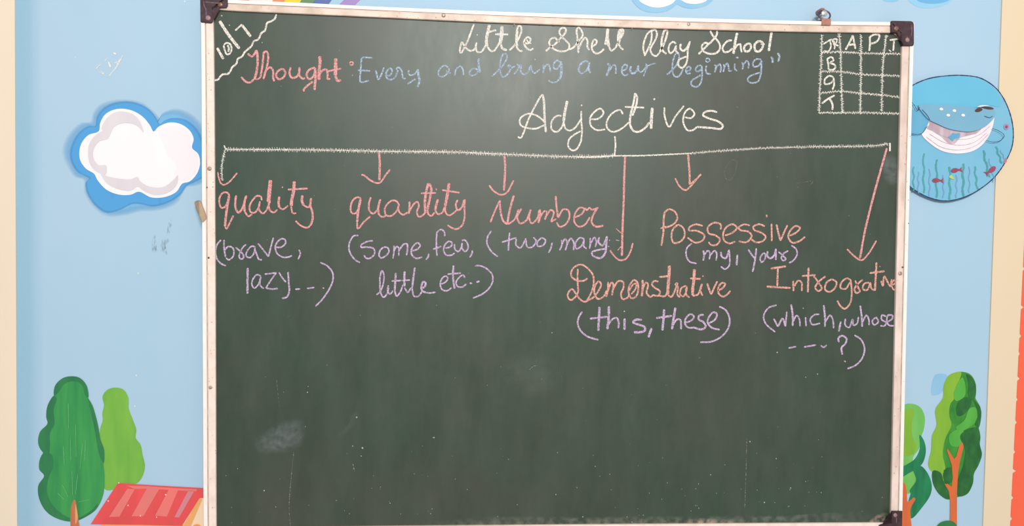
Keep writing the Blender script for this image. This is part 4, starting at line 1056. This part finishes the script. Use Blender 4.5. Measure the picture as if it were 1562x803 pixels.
word('violet chalk text "(this, these)"', VIO, [[(205, 512), (175, 560), (167, 610), (190, 667), (250, 717), (337, 743)], (4, [(345, 473), (340, 580), (335, 670)]), (3.2, [(266, 570), (412, 554)]), (4, [(422, 468), (420, 560), (409, 657)]), [(415, 622), (450, 575), (485, 563), (502, 600), (498, 650)], (3.8, [(550, 568), (550, 662)]), (3.2, [(548, 510)]), (3.8, [(692, 580), (640, 580), (620, 600), (670, 620), (714, 640), (715, 667), (670, 682), (626, 680)]), (3.8, [(771, 646), (744, 724)]),
     (4, [(873, 493), (865, 600), (858, 667)]), (3.6, [(808, 565), (937, 547)]), (4, [(965, 478), (950, 570), (937, 657)]), [(945, 622), (980, 575), (1005, 580), (1012, 657)], [(1050, 602), (1095, 585), (1117, 555), (1090, 533), (1055, 560), (1043, 610), (1070, 642), (1112, 645)], (3.4, [(1197, 538), (1160, 545), (1155, 575), (1195, 600), (1212, 635), (1180, 657), (1108, 640)]), [(1235, 610), (1290, 575), (1303, 530), (1275, 518), (1240, 555), (1228, 600), (1260, 642), (1327, 661)], [(1323, 470), (1375, 500), (1407, 570), (1395, 650), (1340, 717), (1260, 757), (1167, 763)]], 3.0)
region(1150, 380, 1390, 570, 1014)
word('pink chalk word "Introgrative"', PCH, [(3.4, [(108, 127), (207, 112)]), (3.2, [(155, 118), (150, 240)]), (3.4, [(82, 243), (237, 252)]), (3.2, [(253, 205), (255, 272)]), [(260, 242), (285, 205), (306, 215), (309, 272)], (3.4, [(352, 120), (350, 200), (348, 280)]), [(310, 175), (397, 168)], [(383, 172), (415, 215), (437, 255), (415, 272), (395, 250), (420, 210), (462, 176)], [(502, 195), (470, 215), (458, 260), (485, 277), (520, 255), (532, 215), (500, 193)],
     [(622, 200), (600, 190), (565, 215), (558, 250), (590, 257), (620, 215)], [(622, 195), (630, 270), (620, 350), (585, 386), (555, 365), (537, 333)], [(653, 203), (670, 245), (682, 275), (660, 284), (648, 262), (670, 225), (702, 198)], [(742, 217), (710, 225), (703, 260), (730, 264), (750, 217)], [(750, 215), (758, 255), (778, 267)], (3.4, [(790, 86), (785, 180), (780, 270)]), (3.4, [(746, 156), (842, 144)]), [(820, 205), (830, 242)], (2, [(812, 112)]),
     [(832, 240), (840, 178), (868, 225), (880, 242), (888, 195)], (2.6, [(888, 235), (912, 218), (905, 200), (888, 225), (900, 262), (914, 264)])], 3.0)
word('violet chalk text "(which, whose"', VIO, [[(147, 362), (95, 380), (63, 430), (75, 480), (137, 536)], (3, [(128, 450), (155, 502)]), (3, [(155, 502), (185, 450), (203, 500)]), [(203, 500), (212, 403)], (3.2, [(240, 358), (250, 430), (250, 497)]), [(253, 467), (275, 430), (292, 450), (297, 500)], [(333, 440), (336, 500)], (2.2, [(318, 382)]), [(422, 422), (390, 425), (363, 455), (375, 487), (427, 480)], (3.2, [(450, 363), (458, 440), (458, 503)]), [(460, 472), (490, 428), (507, 450), (514, 512)], (3.2, [(560, 468), (547, 532)]), [(590, 450), (588, 490), (613, 507), (636, 455), (641, 492), (665, 480), (674, 438)],
     (3.2, [(685, 366), (695, 440), (698, 502)]), [(700, 472), (725, 428), (740, 455), (742, 492)], [(787, 440), (763, 465), (775, 490), (802, 470), (787, 438)], [(852, 435), (825, 428), (823, 455), (852, 475), (840, 497), (813, 495)], (2.8, [(860, 470), (890, 452), (892, 430), (865, 428), (856, 465), (870, 492), (902, 496)])], 2.7)
word('violet chalk dashes and "?)"', VIO, [[(222, 640), (272, 630)], [(323, 633), (402, 619)], [(430, 622), (448, 634), (470, 620)], (2.4, [(150, 667)]), (3.2, [(548, 602), (545, 575), (570, 560), (597, 580), (590, 610), (565, 637), (570, 682)]), (4, [(584, 728), (590, 722)]), [(648, 556), (690, 585), (713, 640), (700, 700), (660, 747), (603, 773)]], 2.8)
region(1240, 200, 1400, 420, 584)
word('long slanting pink arrow above "Introgrative"', PNK, [(3.6, [(412, 95), (368, 250), (320, 430), (285, 580), (262, 710)]), (2.8, [(190, 658), (230, 697), (270, 720), (310, 682), (354, 610)])], 3, 'chalk_arrow')

# rubbed-out dust, drips and specks
DUST = smear('rubbed_chalk_dust', (176, 186, 190), .24, 95, .25, .75)
DUST2 = smear('faint_chalk_dust', (150, 158, 148), .14, 40, .3, .75)
PDUST = smear('pink_chalk_dust', (206, 178, 166), .55, 110, .32, .62)
YS = YB - 0.00012
o = cover_patch('chalk_smudge', [(390, 690), (388, 672), (402, 660), (420, 645), (440, 640), (462, 640), (467, 660), (462, 680), (445, 690), (415, 694)], DUST, cb, YS)
tag(o, 'grey rubbed chalk smudge at the lower left')
cover_patch('chalk_smudge', [(508, 670), (520, 660), (533, 645), (540, 628), (546, 628), (543, 648), (528, 664)], DUST2, cb, YS)
cover_patch('chalk_smudge', [(1348, 235), (1368, 240), (1368, 285), (1352, 280), (1345, 262)], DUST, cb, YS)
cover_patch('chalk_smudge', [(770, 590), (760, 560), (790, 540), (850, 545), (860, 590), (810, 610)], DUST2, cb, YS)
cover_patch('chalk_smudge', [(520, 360), (600, 280), (800, 250), (960, 280), (980, 360), (800, 420), (600, 420)], smear('old_writing_haze', (150, 154, 142), .10, 14, .3, .75), cb, YS)
o = cover_patch('chalk_dust', [(1030, 808), (1045, 795), (1070, 790), (1095, 792), (1130, 797), (1140, 808)], PDUST, cb, YS - .00005)
o = cover_patch('chalk_dust', [(1310, 806), (1325, 795), (1345, 782), (1357, 785), (1359, 800), (1340, 806)], PDUST, cb, YS - .00005)
o = cover_patch('chalk_dust', [(560, 812), (700, 790), (900, 788), (1200, 786), (1350, 786), (1358, 805), (900, 815)], smear('ledge_chalk_dust', (176, 176, 164), .30, 90, .38, .7), cb, YS)
bm = bmesh.new()
for pts, wd in (([(448, 690), (445, 720), (441, 775), (443, 803)], .8), ([(1139, 670), (1138, 720), (1136, 775)], .7), ([(422, 580), (426, 620)], .5), ([(538, 708), (541, 720)], 1.2), ([(807, 565), (814, 559), (820, 558)], .8), ([(1215, 280), (1240, 277), (1235, 283)], .4)):
    bm = bmesh.new()
    ribbon(bm, spline(pts, False, 1.5), wd, YS - .0001, .6)
    bm_obj('chalk_scratch', bm, chalk('thin_scratch_chalk', (140, 146, 134), amin=.1, lo=.42, hi=.62), cb)
bm = bmesh.new()
rnd = random.Random(3)
spots = [(403, 749, 1.3), (469, 599, 1.1), (470, 590, .7), (544, 637, 1.3), (538, 681, 1), (551, 696, 1.0), (553, 684, 1.4), (661, 668, 1.1), (889, 789, 1.0), (964, 797, 1), (1166, 767, 1.4), (1184, 700, 1), (1247, 571, 1.1), (1229, 576, .9), (662, 668, 1), (1144, 674, 1.2), (848, 755, 1), (842, 508, .8), (1206, 745, 1), (908, 712, .8), (1084, 725, .8), (400, 65, .9)]
for i in range(90):
    spots.append((rnd.uniform(340, 1350), 803 - abs(rnd.gauss(0, 60)) - 4, rnd.uniform(.3, .75)))
for i in range(70):
    spots.append((rnd.uniform(335, 1355), rnd.uniform(60, 780), rnd.uniform(.25, .5)))
for x, y, r in spots:
    add_flat(bm, [(x + r * math.cos(k) * rnd.uniform(.6, 1.2), y + r * math.sin(k) * rnd.uniform(.6, 1.4)) for k in (0, 1.05, 2.1, 3.14, 4.2, 5.2)], YS - .0001)
o = bm_obj('chalk_speck', bm, chalk('speck_chalk', (176, 180, 168), amin=.5), cb)
tag(o, None, kind='stuff')
bm = bmesh.new()
for i in range(160):
    side = rnd.choice(('l', 't', 'r', 't', 'l'))
    t = rnd.random()
    if side == 'l':
        x, y = 311 + rnd.random() ** .5 * 16 + t * 3, 40 + t * 750
    elif side == 'r':
        x, y = 1392 - rnd.random() * 14 - t * 17, 75 + t * 690
    else:
        x = 350 + t * 1000
        y = 1 + 33 * (1 - (1 - t) ** 1.8) + 4 + rnd.random() * 11
    r = rnd.uniform(.25, .9)
    add_flat(bm, [(x + r * math.cos(k) * rnd.uniform(.6, 1.3), y + r * math.sin(k) * rnd.uniform(.6, 1.4)) for k in (0, 1.05, 2.1, 3.14, 4.2, 5.2)], -0.03635)
o = bm_obj('grime_speck', bm, chalk('frame_grime', (190, 160, 142), amin=.4), cb)
tag(o, None, kind='stuff')

bm = bmesh.new()
region(990, 220, 1240, 410, 1057)
ribbon(bm, spline([tp(p) for p in ((560, 110), (540, 100), (500, 140), (485, 190), (500, 225), (520, 232), (545, 205), (562, 150), (568, 105))], False, 1.2), 1.2, YS - .0001, .4)
o = bm_obj('ghost_letter', bm, smear('ghost_chalk', (170, 176, 166), .14, 300, .2, .7), cb)
lay = o.data.attributes.new('cover', 'FLOAT', 'POINT')
for d in lay.data:
    d.value = 1.0
